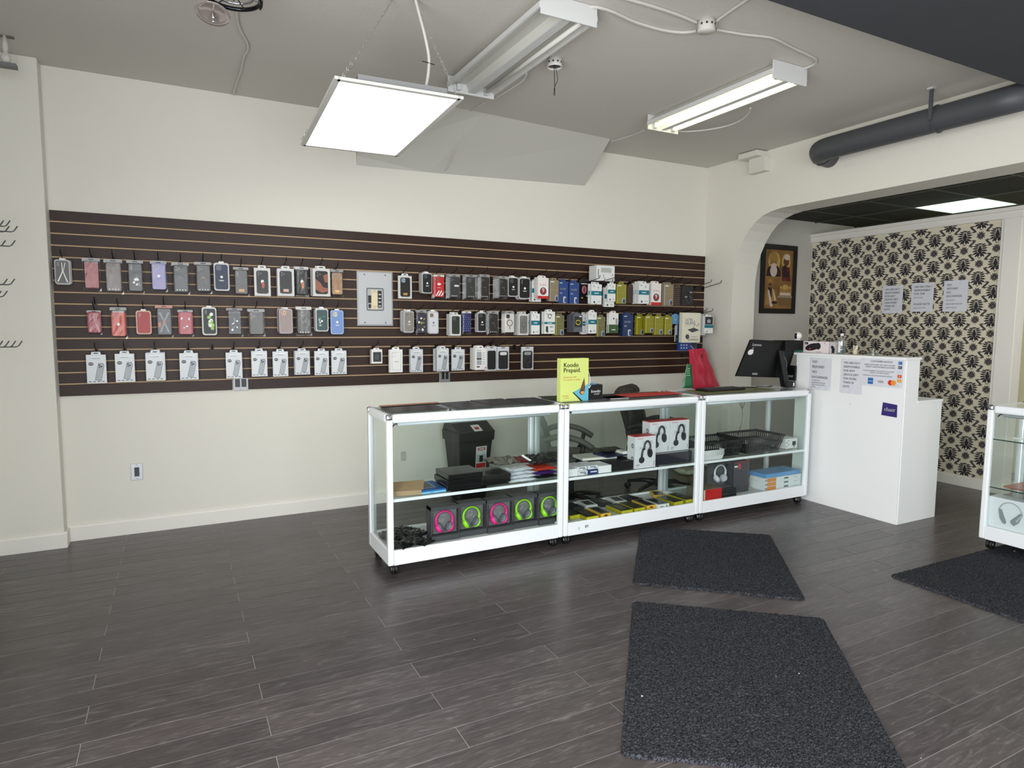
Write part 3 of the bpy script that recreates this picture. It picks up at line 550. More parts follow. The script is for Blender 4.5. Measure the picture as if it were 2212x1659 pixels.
rows = [
 # ---- top row, left of the electrical panel
 (118, 561, 152, 614, L, dict(c=(98, 96, 94), mk='gleam', cam='pill', tray=(176, 176, 176)), 'clear-rimmed grey phone case at the left end of the slatwall', 3, .09),
 (178, 558, 218, 628, B, dict(c=(150, 34, 36), cam='no', fw=.74, fh=.78, mk='none'), 'plain dark red phone case in the top row', 2, .09),
 (225, 561, 266, 635, B, dict(c=(96, 82, 74), cam='no', mk='gold', a=(120, 106, 96)), 'smoky brown phone case beside the dark red one, top row', 2, .07),
 (274, 563, 311, 635, B, dict(c=(34, 34, 36), mk='splash', a=(120, 120, 122), cam='pill'), 'black phone case with white splashes, top row left', 1, .07),
 (325, 565, 361, 631, B, dict(c=(146, 138, 188), mk='bareDot', cam='sq', fw=.82, fh=.86), 'lavender phone case in a clear bag', 2, .07),
 (372, 568, 410, 636, B, dict(c=(48, 48, 48), mk='gold', a=(130, 130, 126), cam='tri', fh=.84), 'charcoal three-camera phone case right of the lavender one', 2, .07),
 (421, 567, 458, 635, B, dict(c=(40, 36, 32), mk='gold', a=(196, 140, 60), cam='tri'), 'black phone case with orange mark left of the navy one', 2, .07),
 (462, 569, 495, 628, L, dict(c=(22, 34, 66), mk='dot'), 'navy blue phone case with white disc, top row', 3, .09),
 (504, 578, 538, 640, B, dict(c=(60, 54, 52), mk='label', a=(196, 150, 80), cam='pill'), 'dark grey phone case with gold foot right of the navy one', 1, .07),
 (549, 574, 584, 639, C, dict(st='window', c=(34, 32, 32), mk='fig', a=(190, 80, 60), cam='tri'), 'black figure-print phone case in a silver pack', 3, .10),
 (599, 575, 635, 639, C, dict(st='window', c=(28, 30, 30), mk='label', a=(216, 170, 150), cam='tri'), 'black phone case in a thick silver pack, top row', 4, .11),
 (637, 577, 667, 641, B, dict(c=(24, 22, 24), mk='fig', a=(208, 120, 40), cam='tri', hc=(196, 196, 196)), 'black phone case with a small orange figure', 3, .10),
 (675, 575, 713, 640, C, dict(st='window', c=(36, 32, 32), mk='marble', a=(150, 94, 74), cam='tri'), 'black and brown marbled phone case in a cream pack', 5, .12),
 (714, 583, 742, 641, B, dict(c=(160, 124, 90), mk='label', a=(220, 180, 110), cam='sq'), 'tan phone case just left of the electrical panel', 2, .08),
 # ---- top row, right of the panel
 (860, 591, 889, 645, C, dict(st='window', c=(26, 24, 24), mk='label', cam='sq', cc=(150, 170, 190)), 'black phone case with gold label right of the electrical panel', 2, .10),
 (911, 590, 933, 634, L, dict(c=(14, 22, 22), mk='dot'), 'black-green phone case pack left of the red striped case', 5, .17),
 (936, 594, 960, 646, B, dict(c=(192, 26, 32), mk='stripes', a=(192, 26, 32), cam='sq', fw=.9, fh=.84, hc=(216, 214, 204)), 'red phone case with white trefoil and three stripes', 3, .15),
 (968, 594, 994, 647, B, dict(c=(44, 46, 48), mk='logo', cam='tri', fw=.86, fh=.84), 'dark grey phone case with white square logo', 4, .14),
 (1003, 594, 1031, 648, B, dict(c=(46, 48, 46), mk='gold', a=(110, 110, 104), cam='sq', fw=.66), 'dark phone case in wide crumpled film, top row centre', 4, .14),
 (1036, 594, 1058, 648, B, dict(c=(26, 22, 24), mk='gold', a=(140, 110, 90), cam='tri'), 'black phone case with bronze drawing, top row centre', 4, .15),
 (1076, 598, 1098, 646, B, dict(c=(24, 20, 20), mk='gold', a=(180, 130, 90), cam='tri'), 'black gold-line phone case before a thick pile of packs', 7, .20),
 (1097, 599, 1119, 641, L, dict(c=(12, 14, 14), mk='dot'), 'black phone case pack right of the thick pile, top row', 3, .18),
 (1120, 600, 1145, 646, L, dict(c=(12, 12, 14), mk='dot', cam='pill'), 'black phone case pack with pill camera, top row', 4, .18),
 (1148, 604, 1168, 652, C, dict(st='teal'), 'white and teal box behind the first red-footed glass box', 3, .14),
 (1161, 596, 1184, 645, C, dict(st='nine'), 'first white glass protector box with red foot, top row', 4, .22),
 (1186, 601, 1207, 651, C, dict(st='tan'), 'tan screen protector box left of the two blue ones', 3, .17),
 (1206, 603, 1226, 655, C, dict(st='blue'), 'left blue screen protector box of the top row', 2, .17),
 (1229, 606, 1250, 656, C, dict(st='blue'), 'right blue screen protector box of the top row', 2, .17),
 (1250, 602, 1272, 646, C, dict(st='pink'), 'black pack with a pink oval below the white carton', 1, .10),
 (1276, 610, 1299, 657, C, dict(st='teal'), 'white and teal box under the left corner of the white carton', 3, .24),
 (1305, 618, 1326, 663, C, dict(st='teal'), 'lower white and teal box half hidden under the carton', 2, .22),
 (1312, 609, 1329, 651, C, dict(st='teal'), 'raised white and teal box under the white carton', 1, .28),
 (1331, 610, 1352, 656, C, dict(st='olive'), 'olive screen protector box of the top row', 2, .20),
 (1354, 614, 1372, 655, C, dict(st='kraft'), 'brown patterned box right of the olive one, top row', 2, .15),
 (1379, 608, 1401, 656, C, dict(st='teal'), 'white and teal box with many copies behind, top row', 7, .24),
 (1406, 608, 1427, 659, C, dict(st='nine'), 'second white glass protector box with red foot, top row', 4, .22),
 (1433, 610, 1454, 660, C, dict(st='tan'), 'brown screen protector box near the right end, top row', 4, .22),
 (1455, 614, 1472, 660, C, dict(st='kraft'), 'brown patterned box beside the earphones', 2, .16),
 (1472, 618, 1497, 660, 'ear', dict(), 'silver and black earphones near the right end of the slatwall', 2, .18),
 # ---- middle row, left
 (188, 671, 220, 723, B, dict(c=(150, 30, 50), cam='no', mk='gleam', m=(190, 110, 120), fw=.92, fh=.86), 'crimson phone case at the left of the middle row', 1, .07),
 (238, 665, 274, 732, B, dict(c=(196, 66, 44), mk='bareDot', cam='pill', fw=.84, fh=.76), 'orange-red phone case with white dot', 2, .09),
 (294, 671, 327, 722, L, dict(c=(168, 48, 48), cam='pill', mk='none', tray=(196, 150, 120)), 'brick red phone case with pale rim', 1, .07),
 (336, 660, 374, 729, B, dict(c=(36, 36, 44), mk='x', a=(196, 90, 40), m=(120, 122, 130), cam='no', hc=(190, 120, 90)), 'black phone case with a cross frame and orange tag', 1, .08),
 (384, 670, 418, 727, B, dict(c=(172, 42, 58), cam='no', mk='splash', a=(190, 60, 76), fw=.92, fh=.84), 'red wallet phone case with white foot', 1, .07),
 (437, 664, 468, 724, L, dict(c=(22, 26, 30), mk='leaf', a=(150, 200, 90), cam='pill', tray=(196, 200, 190)), 'black phone case with bright green leaves', 2, .09),
 (489, 666, 525, 727, B, dict(c=(36, 36, 40), mk='splash', a=(110, 110, 116), cam='no', fw=.66, fh=.74, hc=(130, 122, 126)), 'narrow black phone case right of the green-leaf one', 1, .07),
 (535, 669, 573, 727, B, dict(c=(66, 62, 56), cam='tri', mk='none', a=(180, 30, 40), fw=.84), 'olive-black phone case with red foot, middle row', 2, .09),
 (603, 667, 632, 720, L, dict(c=(158, 142, 138), cam='sq', cc=(214, 170, 150), mk='none', tray=(170, 160, 164)), 'pinkish clear phone case before a thick grey pile', 6, .12),
 (639, 664, 674, 726, B, dict(c=(92, 92, 88), mk='gold', a=(120, 120, 116), cam='sq', hc=(200, 200, 196)), 'grey ribbed phone case in crumpled film, middle row', 3, .11),
 (682, 667, 709, 716, L, dict(c=(40, 66, 66), mk='splash', a=(70, 140, 130), cam='no'), 'teal, black and white marbled phone case', 4, .12),
 (714, 670, 742, 722, L, dict(c=(112, 144, 200), mk='dot', cam='sq', cc=(214, 206, 186), tray=(150, 172, 214)), 'light blue phone case, middle row', 2, .10),
 # ---- middle row, right
 (872, 672, 894, 718, L, dict(c=(136, 130, 122), mk='dot', cam='sq'), 'taupe phone case right below the panel', 6, .15),
 (899, 671, 922, 724, B, dict(c=(48, 44, 62), mk='splash', a=(150, 140, 60), cam='no', fw=.9), 'dark violet phone case beside a yellow tag', 2, .12),
 (924, 673, 947, 721, L, dict(c=(206, 208, 214), mk='dot', m=(110, 112, 120), cam='sq', cc=(150, 130, 110)), 'white phone case with grey disc', 3, .14),
 (972, 675, 995, 725, C, dict(st='window', c=(34, 42, 36), mk='mono', a=(74, 84, 66), cam='sq'), 'dark green monogram phone case', 5, .18),
 (998, 673, 1018, 722, B, dict(c=(26, 34, 96), mk='mono', a=(150, 160, 210), cam='tri', fw=.94, fh=.84, hc=(214, 214, 214)), 'deep blue monogram phone case', 2, .15),
 (1031, 675, 1050, 717, L, dict(c=(18, 20, 18), mk='dot', cam='sq'), 'black phone case pack right of the blue monogram one', 4, .16),
 (1053, 673, 1077, 724, B, dict(c=(22, 20, 20), mk='gold', a=(150, 120, 96), cam='tri'), 'black line-drawing phone case, middle row', 3, .15),
 (1090, 674, 1111, 722, B, dict(c=(214, 212, 206), mk='ring', a=(60, 60, 62), cam='sq', cc=(60, 60, 62), fw=.9, fh=.84), 'white phone case with a dark charging ring', 5, .18),
 (1119, 674, 1141, 724, C, dict(st='window', c=(118, 118, 112), mk='ring', a=(84, 84, 84), cam='tri'), 'grey see-through phone case with ring in a white box', 5, .18),
 (1147, 673, 1165, 722, C, dict(st='teal'), 'white and teal box left of a black slim box, middle row', 4, .16),
 (1163, 675, 1175, 718, C, dict(st='black'), 'narrow black box in the middle row', 3, .15),
 (1175, 669, 1198, 721, C, dict(st='logo'), 'white box with a ring logo and thin teal band', 3, .20),
 (1199, 677, 1218, 724, C, dict(st='oliveg'), 'grey-green box right of the ring logo box', 3, .17),
 (1239, 676, 1257, 717, C, dict(st='grey'), 'slate grey box with dark picture before a dark pile', 7, .21),
 (1255, 676, 1266, 722, C, dict(st='teal'), 'slim white and teal box behind the slate grey box', 2, .15),
 (1270, 671, 1288, 720, C, dict(st='teal'), 'white and teal box at the centre of the middle row', 3, .22),
 (1289, 680, 1306, 727, C, dict(st='oliveg'), 'olive grey box right of the central teal box', 2, .18),
 (1314, 672, 1335, 719, C, dict(st='green'), 'white box with a dark green foot', 2, .20),
 (1344, 675, 1367, 726, C, dict(st='navyb'), 'dark blue screen protector box, middle row', 3, .19),
 (1374, 679, 1391, 723, C, dict(st='olive'), 'leftmost of the four olive boxes, middle row', 2, .17),
 (1393, 679, 1412, 719, C, dict(st='olive'), 'raised olive box, second of the four, middle row', 2, .24),
 (1413, 679, 1432, 723, C, dict(st='olive'), 'third olive box from the left, middle row', 2, .20),
 (1435, 681, 1451, 723, C, dict(st='olive'), 'rightmost olive box, middle row', 2, .20),
 (1451, 678, 1466, 700, C, dict(st='lblue'), 'small light blue pack beside the tablet glass', 1, .15),
 (1458, 700, 1466, 738, C, dict(st='green'), 'slim pale green pack left of the tablet glass', 1, .12),
 (1467, 678, 1505, 757, C, dict(st='bluepad'), 'large blue tablet screen pack', 2, .17),
 (1473, 676, 1511, 740, C, dict(st='glasspad'), 'large cream tablet glass pack', 3, .28),
 (1511, 679, 1523, 724, C, dict(st='slim'), 'narrow white box right of the cream tablet glass', 4, .24),
 (1521, 680, 1539, 720, C, dict(st='photo'), 'small white box with a black photo at the far right hook', 2, .30),
 # ---- bottom row
 (187, 760, 230, 828, C, dict(st='clear'), 'first grey-white clear-case box from the left, bottom row', 1, .07),
 (249, 758, 291, 825, C, dict(st='clear'), 'second grey-white clear-case box from the left, bottom row', 1, .07),
 (315, 757, 356, 822, C, dict(st='clear'), 'third grey-white clear-case box from the left, bottom row', 3, .08),
 (388, 757, 428, 820, C, dict(st='clear'), 'fourth grey-white clear-case box from the left, bottom row', 1, .07),
 (488, 756, 523, 817, C, dict(st='clear'), 'grey-white clear-case box above the power outlet', 1, .07),
 (543, 754, 577, 813, C, dict(st='clear'), 'grey-white clear-case box just right of the power outlet', 2, .08),
 (589, 754, 622, 813, C, dict(st='clear'), 'second grey-white box right of the power outlet', 1, .08),
 (637, 753, 669, 809, C, dict(st='clear'), 'thick pile of grey-white boxes below the grey ribbed case', 3, .10),
 (679, 753, 710, 810, C, dict(st='clear'), 'grey-white box below the marbled teal case', 1, .09),
 (716, 753, 748, 808, C, dict(st='clear'), 'grey-white box below the light blue case', 2, .09),
 (802, 752, 825, 785, C, dict(st='small', t=.02), 'small white box with a black window', 3, .12),
 (842, 750, 869, 804, C, dict(st='lined'), 'white box with an outlined phone drawing', 3, .12),
 (886, 750, 913, 804, C, dict(st='clear'), 'grey-white box right of the outlined drawing', 2, .12),
 (943, 749, 969, 802, C, dict(st='clear'), 'grey-white box before a fanned pile, bottom row', 5, .17),
 (975, 750, 1003, 800, C, dict(st='clear'), 'last grey-white box before the wide gap, bottom row', 1, .12),
 (1025, 748, 1051, 799, C, dict(st='multi'), 'white box with two grey pictures and a red corner', 6, .18),
 (1050, 748, 1072, 800, C, dict(st='pouch', c=(22, 24, 24), cam='no', mk='none'), 'black phone case with plain back in a white pouch', 3, .16),
 (1073, 749, 1099, 799, C, dict(st='pouch', c=(28, 28, 30), cam='wide', cc=(214, 216, 216), mk='none'), 'black phone case with a wide white camera window', 2, .15),
 (1126, 749, 1151, 798, C, dict(st='pouch', c=(30, 30, 32), cam='wide', cc=(150, 152, 152), mk='ring', a=(56, 56, 58)), 'black ring phone case hanging alone', 1, .13),
]
for r_ in rows:
    u0, v0, u1, v1, kd, o_, core, n_, yf_ = r_
    hang(u0, v0, u1, v1, kd, o_, core, n_, yf_)
# the white carton lying on hooks
a = at(1288, 606, 'y', -.20); b = at(1328, 575, 'y', -.20)
t = thing('white_carton', 'white carton resting on two long hooks above the teal boxes', 'carton', (a[0], -.20, a[2]))
w, h = b[0]-a[0], b[2]-a[2]
MB().box(0, w, 0, .12, 0, h).build('box', M((228, 229, 228), .45), t, bevel=.001)
MB().rect(w*.25, w*.82, h*.55, h*.86, -.001, 0).rect(w*.08, w*.13, h*.2, h*.75, -.001, 1).rect(w*.38, w*.41, h*.2, h*.42, -.001, 1).rect(w*.86, w*.91, h*.36, h*.46, -.001, 1).build('print', [M((176, 182, 176), .4), GREY], t)
for (u, v, lab) in ((1290, 616, 'long bare hook under the left end of the white carton'), (1322, 616, 'long bare hook under the right end of the white carton')):
    p = at(u, v, 'y', -.18); hook(p[0], a[2]-.022, .30, lab, .02)
# bare hooks to the right
for (u, v, Ln, lab) in ((1500, 620, .26, 'first bare hook at the right end of the top row'), (1518, 622, .28, 'last bare hook at the right edge of the top row'), (1440, 612, .25, 'bare hook above the brown box, top row'), (1540, 688, .0, '')):
    if Ln: p = at(u, v, 'y', -.02); hook(min(p[0], 5.66), p[2], Ln, lab, .05)
hook(5.40, at(1510, 765, 'y', -.05)[2], .30, 'hook from which the red plastic bag hangs', .04)
for (u, v, lab) in ((205, 655, 'bare hook above the crimson case'), (1060, 742, 'bare hook between two bottom row boxes'), (1111, 748, 'bare hook left of the lone ring case'), (458, 755, 'bare hook in the gap of the bottom row, left part')):
    p = at(u, v, 'y', -.02); hook(p[0], p[2], .06, lab, .02)
# hooks on the left-hand wall reaching into view
t = thing('side_slatwall', 'brown slatwall on the left wall that carries the hooks at the picture edge', 'slatwall', (-.348, 0, 0))
for k in range(16): MB().box(0, .012, -1.6, -.52, 1.1+k*.0763, 1.1+k*.0763+.07).build('slat', WOOD, t)
hk = 0
PL = {490: 'upper', 478: 'uppermost', 521: 'lower upper', 604: 'middle', 630: 'lower middle', 738: 'lowest'}
for (v, us) in ((478, (8, 22)), (490, (38, 20)), (521, (33, 12)), (604, (32, 16)), (630, (16, 3)), (738, (48, 34, 20, 6))):
    for i, u in enumerate(us):
        yy = -.60-.035*i; p = at(u, v, 'y', yy)
        t = thing('display_hook', '%s hook of the %s group at the left picture edge' % (('rightmost', 'second', 'third', 'fourth')[i], PL[v]), 'hook', (-.335, yy, p[2]-.03))
        MB().box(0, .006, -.012, .012, -.03, .012).build('hook_plate', WIRE, t)
        MB().tube([(0, 0, 0), (p[0]+.335-.03, 0, .0), (p[0]+.335-.018, 0, .006), (p[0]+.335, 0, .034)], .0032, 6).build('peg', M((90, 92, 96), .35, .5), t)
# red plastic bag and green bag
def sagbag(name, label, pts_front, yb, th, col, folds):
    xs = [p[0] for p in pts_front]; x0 = min(xs); z0 = min(p[1] for p in pts_front)
    n = 12; m_ = 16; vs = []; TLp, TRp, BRp, BLp = pts_front; rnd = random.Random(3)
    mb = MB()
    for sd in (-1, 1):
        vs = []
        for j in range(m_+1):
            v = j/m_
            for i in range(n+1):
                u = i/n; a_ = [TLp[k]*(1-v)+BLp[k]*v for k in (0, 1)]; b_ = [TRp[k]*(1-v)+BRp[k]*v for k in (0, 1)]
                e = min(u, 1-u)*2; puff = th*(.25+.75*v)*math.sin(PI*u)**.6*(1 if v < .97 else .6)
                fold = folds*(math.sin(u*17+v*6)*.5+math.sin(u*7-v*11)*.5)*e
                vs.append((a_[0]*(1-u)+b_[0]*u-x0+(folds*.4*math.sin(v*14) if i in (0, n) else 0), sd*(puff/2)+fold+rnd.uniform(-.001, .001), a_[1]*(1-u)+b_[1]*u-z0))
        mb.add(vs, [(j*(n+1)+i, j*(n+1)+i+1, (j+1)*(n+1)+i+1, (j+1)*(n+1)+i) for j in range(m_) for i in range(n)], 0, True)
    o = mb.build(name, M(col, .32, spec=.6), loc=(x0, yb, z0), **T(label, 'bag'))
    return o
q = [at(1487, 755, 'y', -.30), at(1521, 752, 'y', -.30), at(1554, 834, 'y', -.30), at(1496, 842, 'y', -.30)]
o = sagbag('plastic_bag', 'crumpled red plastic bag hanging at the right end of the slatwall', [(p[0], p[2]) for p in q], -.30, .09, (200, 40, 68), .013)
o = MB().disc(.13, .34, .014, .022, -.052, 0, 10).build('handle_hole', M((110, 16, 34), .5), o)
q = [at(1484, 786, 'y', -1.2), at(1493, 786, 'y', -1.2), at(1498, 838, 'y', -1.2), at(1472, 838, 'y', -1.2)]
o = sagbag('snack_bag', 'green snack bag standing on the showcases left of the red plastic bag', [(p[0], max(p[1]*0+p[2], .972)) for p in q], -1.2, .05, (20, 92, 50), .003)
for k in range(4):
    MB().rect(.035-.003*k, .06+.002*k, .16-k*.018, .165-k*.018, -.026, 0).build('white_stripe', M((150, 190, 160), .4), o)
# ================================================================ glass showcases
def caster(t, x, y, z, s=1):
    c = MB(); c.box(x-.018, x+.018, y-.022, y+.022, z-.014, z); c.box(x-.004, x+.004, y-.02, y+.02, z-.04, z-.01)
    co = c.build('caster', M((60, 60, 62), .35, .6), t)
    w = MB()
    for dx in (-.016, .004):
        w.tube([(x+dx, y+.006, z*.45), (x+dx+.012, y+.006, z*.45)], z*.44, 14, 0)
    w.build('wheel', M((18, 18, 18), .5), co)
    h_ = MB()
    for dx in (-.0175, .0165): h_.tube([(x+dx, y+.006, z*.45), (x+dx+.001, y+.006, z*.45)], z*.16, 8)
    h_.build('hub', M((150, 150, 152), .3, .5), co)
def showcase(label, x0, y0, wx, dy, rz=0, shelves=((.463, 'enamel'),), lamp=True, deckz=.147):
    """front at local y=0, depth towards +y"""
    Hc, zb, P = .967, .07, .036
    t = thing('glass_showcase', label, 'display case', (x0, y0, 0), rz)
    for (px, py) in ((0, 0), (wx-P, 0), (0, dy-P), (wx-P, dy-P)):
        mb = MB(); z1 = Hc-.03
        mb.box(px, px+P, py, py+P, zb, z1)
        mb.build('post', CASEW if py == 0 else ALU, t, bevel=.008)
    for (px, py) in ((wx-P-.012, dy-P-.0), (P, dy-P)):
        MB().box(px, px+.006, py+.004, py+.012, deckz, Hc-.05).box(px+.006, px+.012, py+.014, py+.022, deckz, Hc-.05).build('door_track', ALU, t)
    # rails along the top, round on the outside
    for (a0, a1, b0, b1) in ((P, wx-P, -.002, P), (P, wx-P, dy-P, dy+.002), (-.002, P, P, dy-P), (wx-P, wx+.002, P, dy-P)):
        MB().box(a0, a1, b0, b1, Hc-.052, Hc).build('top_rail', CASEW, t, bevel=.014)
    for (px, py) in ((-.002, -.002), (wx-P+.002, -.002), (-.002, dy-P+.002), (wx-P+.002, dy-P+.002)):
        MB().box(px, px+P, py, py+P, Hc-.034, Hc+.001).build('corner_cap', CHROME, t, bevel=.011)
    bp = MB()
    MB().box(P, wx-P, .003, .02, zb, .16).build('base_panel', CASEW, t, bevel=.002); MB().box(P, wx-P, dy-.02, dy-.003, zb, .16).build('base_panel', CASEW, t, bevel=.002)
    MB().box(.003, .02, P, dy-P, zb, .16).build('base_panel', CASEW, t, bevel=.002); MB().box(wx-.02, wx-.003, P, dy-P, zb, .16).build('base_panel', CASEW, t, bevel=.002)
    MB().box(.02, wx-.02, .02, dy-.02, deckz-.014, deckz).build('deck', M((214, 216, 216), .45), t)
    MB().box(P-.004, wx-P+.004, .014, .018, .155, Hc-.05).build('front_pane', GLASS, t)
    MB().box(.014, .018, P-.004, dy-P+.004, .155, Hc-.05).build('side_pane', GLASS, t); MB().box(wx-.018, wx-.014, P-.004, dy-P+.004, .155, Hc-.05).build('side_pane', GLASS, t)
    MB().box(P, wx/2+.02, dy-.024, dy-.020, .16, Hc-.052).build('sliding_door', GLASS, t); MB().box(wx/2-.02, wx-P, dy-.016, dy-.012, .16, Hc-.052).build('sliding_door', GLASS, t)
    MB().box(P-.01, wx-P+.01, P-.01, dy-P+.01, Hc-.008, Hc-.002).build('top_pane', GLASS, t)
    for z, kd in shelves:
        MB().box(.022, wx-.022, .024, dy-.03, z-.006, z).build('glass_shelf', GLASS if kd == 'enamel' else GLASS, t)
        if kd == 'enamel': MB().box(.022, wx-.022, .0195, .026, z-.017, z+.001).build('shelf_edge', CASEW, t)
        else: MB().box(.022, wx-.022, .0225, .025, z-.007, z).build('shelf_edge', M((40, 60, 56), .3), t)
        for xx in (.020, wx-.026):
            MB().box(xx, xx+.008, .06, .075, z-.02, z-.006).build('shelf_clip', PALE, t)
    if lamp:
        l_ = MB(); l_.tube([(.075, .045, Hc-.062), (wx-.09, .045, Hc-.062)], .013, 10, 0)
        l_.build('lamp_tube', M((206, 214, 220), .3), t); MB().tube([(.045, .044, Hc-.075), (.062, .036, Hc-.058), (.078, .045, Hc-.062)], .004, 6).build('lamp_wire', BLACK, t)
    for (px, py) in ((.05, .05), (wx-.05, .05), (.05, dy-.05), (wx-.05, dy-.05)): caster(t, px, py, zb)
    return t
ZS, ZD, YF = .464, .147, -1.612
XS = (1.758, 2.965, 4.172)
showcase('left glass showcase on wheels holding the pink and green headphone boxes', XS[0], YF, 1.203, .44)
showcase('middle glass showcase on wheels holding the yellow phone boxes', XS[1], YF, 1.203, .44)
showcase('right glass showcase on wheels against the white desk', XS[2], YF, 1.203, .44)
showcase('glass showcase at the right edge of the picture behind the rug', 5.435, -2.895, 1.2, .44, RIGHT, shelves=((.745, 'plain'), (.425, 'plain'))).location.z = .0142
# marks on the middle base panel
MB().text('1', .02, 0, .03, 0).text('89', .075, .008, .03, 0).build('base_panel_scribble', M((60, 60, 62), .6), loc=(3.06, YF+.0012, .100), **T('small black scribbled marks on the middle showcase base', 'marking'))

def wq(u, v, y=None, z=None): return at(u, v, 'y', y) if y is not None else at(u, v, 'z', z)
def boxy(name, label, cat, x, y, z, w, d, h, col, rz=0, rough=.45, bevel=.0015, group=None, extra=None):
    """closed box with its base centre at x, y, z; extra adds printed parts"""
    m = MB().box(-w/2, w/2, -d/2, d/2, 0, h)
    o = m.build(name, M(col, rough) if isinstance(col, tuple) else col, loc=(x, y, z), rz=rz, bevel=bevel, **T(label, cat, group))
    if extra:
        mb = MB(); mats = extra(mb, w, d, h); mb.build('print', mats, o)
    return o
# ---- left case, upper shelf
o = boxy('cardboard_box', 'open brown cardboard box lying at the left end of the upper shelf', 'box', 1.912, -1.43, ZS+.001, .19, .24, .030, (164, 136, 104), rz=-.2)
MB().add([(-.105, -.12, .031), (.105, -.12, .031), (.12, -.05, .075), (-.09, -.05, .070)], [(0, 1, 2, 3)]).build('flap', M((150, 124, 94), .7), o)
def pr_tab(mb, w, d, h):
    mb.add([(-w*.40, -d*.30, h+.0006), (w*.22, -d*.30, h+.0006), (w*.22, d*.4, h+.0006), (-w*.40, d*.4, h+.0006)], [(0, 1, 2, 3)], 0); mb.add([(-w*.36, -d*.26, h+.001), (w*.18, -d*.26, h+.001), (w*.18, d*.36, h+.001), (-w*.36, d*.36, h+.001)], [(0, 1, 2, 3)], 1)
    mb.box(-w*.5, w*.5, -d*.5-.0005, -d*.5, .0, h*.55, 2); mb.text('iLYF', -w*.1, h*.14, h*.5, -d*.5-.001, 3); mb.add([(w*.34, -d*.1, h+.0006), (w*.42, -d*.1, h+.0006), (w*.42, 0, h+.0006), (w*.34, 0, h+.0006)], [(0, 1, 2, 3)], 4)
    return [M((170, 200, 230), .4), M((54, 58, 66), .3), M((120, 190, 230), .4), M((20, 50, 90), .4), M((200, 80, 60), .5)]
boxy('tablet_box', 'flat blue tablet box right of the cardboard box', 'box', 2.055, -1.45, ZS+.001, .17, .22, .022, (34, 92, 156), rz=.02, extra=pr_tab)
def pile(x, y, z, dims, cols, name, labfmt, cat, group=None, rough=.35):
    for i, ((w, d, h), c) in enumerate(zip(dims, cols)):
        boxy(name, labfmt[i], cat, x+random.uniform(-.006, .006), y+random.uniform(-.006, .006), z, w, d, h, c, rz=random.uniform(-.03, .03), rough=rough, bevel=.004, group=group); z += h+.0006
    return z
LV = ('lowest', 'middle', 'topmost')
pile(2.265, -1.46, ZS+.001, [(.235, .22, .034)]*3, [(14, 14, 16)]*3, 'black_flat_box', ['%s box of the taller black pile on the left upper shelf' % l for l in LV], 'box', 'black boxes on the left upper shelf', .22)
pile(2.495, -1.44, ZS+.001, [(.205, .22, .034)]*2, [(16, 16, 18), (30, 32, 30)], 'black_flat_box', ['%s box of the lower black pile on the left upper shelf' % l for l in ('bottom', 'top')], 'box', 'black boxes on the left upper shelf', .2)
def pouch(name, label, x, y, z, w, d, h, col, rz=0, cat='pouch', group=None, seed=1, rough=.3, sag=.004):
    rnd = random.Random(seed); n, m_ = 9, 7; mb = MB()
    for sd in (0, 1):
        vs = []
        for j in range(m_+1):
            for i in range(n+1):
                u, v = i/n, j/m_; e = (math.sin(PI*u)*math.sin(PI*v))**.35
                vs.append(((u-.5)*w+rnd.uniform(-1, 1)*sag*.6, (v-.5)*d+rnd.uniform(-1, 1)*sag*.6, h*.5+(sd-.5)*h*e+(rnd.uniform(-1, 1)*sag if sd else 0)))
        fs = [(j*(n+1)+i, j*(n+1)+i+1, (j+1)*(n+1)+i+1, (j+1)*(n+1)+i) for j in range(m_) for i in range(n)]
        mb.add(vs, fs if sd else [f[::-1] for f in fs], 0)
    return mb.build(name, M(col, rough) if isinstance(col, tuple) else col, loc=(x, y, z), rz=rz, **T(label, cat, group))
z = ZS+.001
for i, (w, dx) in enumerate(((.22, -.015), (.225, .0), (.20, .0), (.185, -.01))):
    pouch('white_pouch', '%s of the four white sealed pouches on the left upper shelf' % ('lowest', 'second lowest', 'second highest', 'topmost')[i], 2.70+dx, -1.50+.01*i, z, w, .14, .020, (226, 230, 236), rz=.02*i, group=None, seed=i+3, sag=.002); z += .0215
for i, (c, n_) in enumerate((((24, 22, 26), 'black'), ((66, 40, 124), 'purple'), ((206, 62, 44), 'orange red'))):
    pouch('folded_case_pack', '%s soft pack in the pile at the right end of the left upper shelf' % n_, 2.875-.01*(i > 0), -1.46, ZS+.001+i*.026, .18, .20, .025, c, seed=i+9, sag=.0015, cat='pack')
pouch('dark_bagged_bundle', 'dark bundle in loose clear wrapping on top of the purple and red packs', 2.88, -1.40, ZS+.081, .20, .22, .05, (30, 28, 30), seed=21, sag=.012, cat='bundle')
pouch('dark_red_bag', 'dark red crumpled pack beneath the dark bundle', 2.76, -1.36, ZS+.090, .20, .16, .03, (120, 28, 40), seed=22, rz=-.3, sag=.006, cat='pack')
MB().tube(curve([(0, 0, 0), (.03, 0, -.02), (.07, 0, -.045), (.10, -.01, -.06)]), .008, 6).build('white_strap', PALE, loc=(2.73, -1.45, ZS+.155), **T('white curled strap on top of the dark red pack', 'strap'))
pouch('clear_cable_bag', 'clear plastic bag of cables leaning behind the white pouches', 2.63, -1.36, ZS+.088, .20, .20, .045, (110, 106, 98), seed=31, rz=.2, sag=.012, cat='bag', rough=.15)
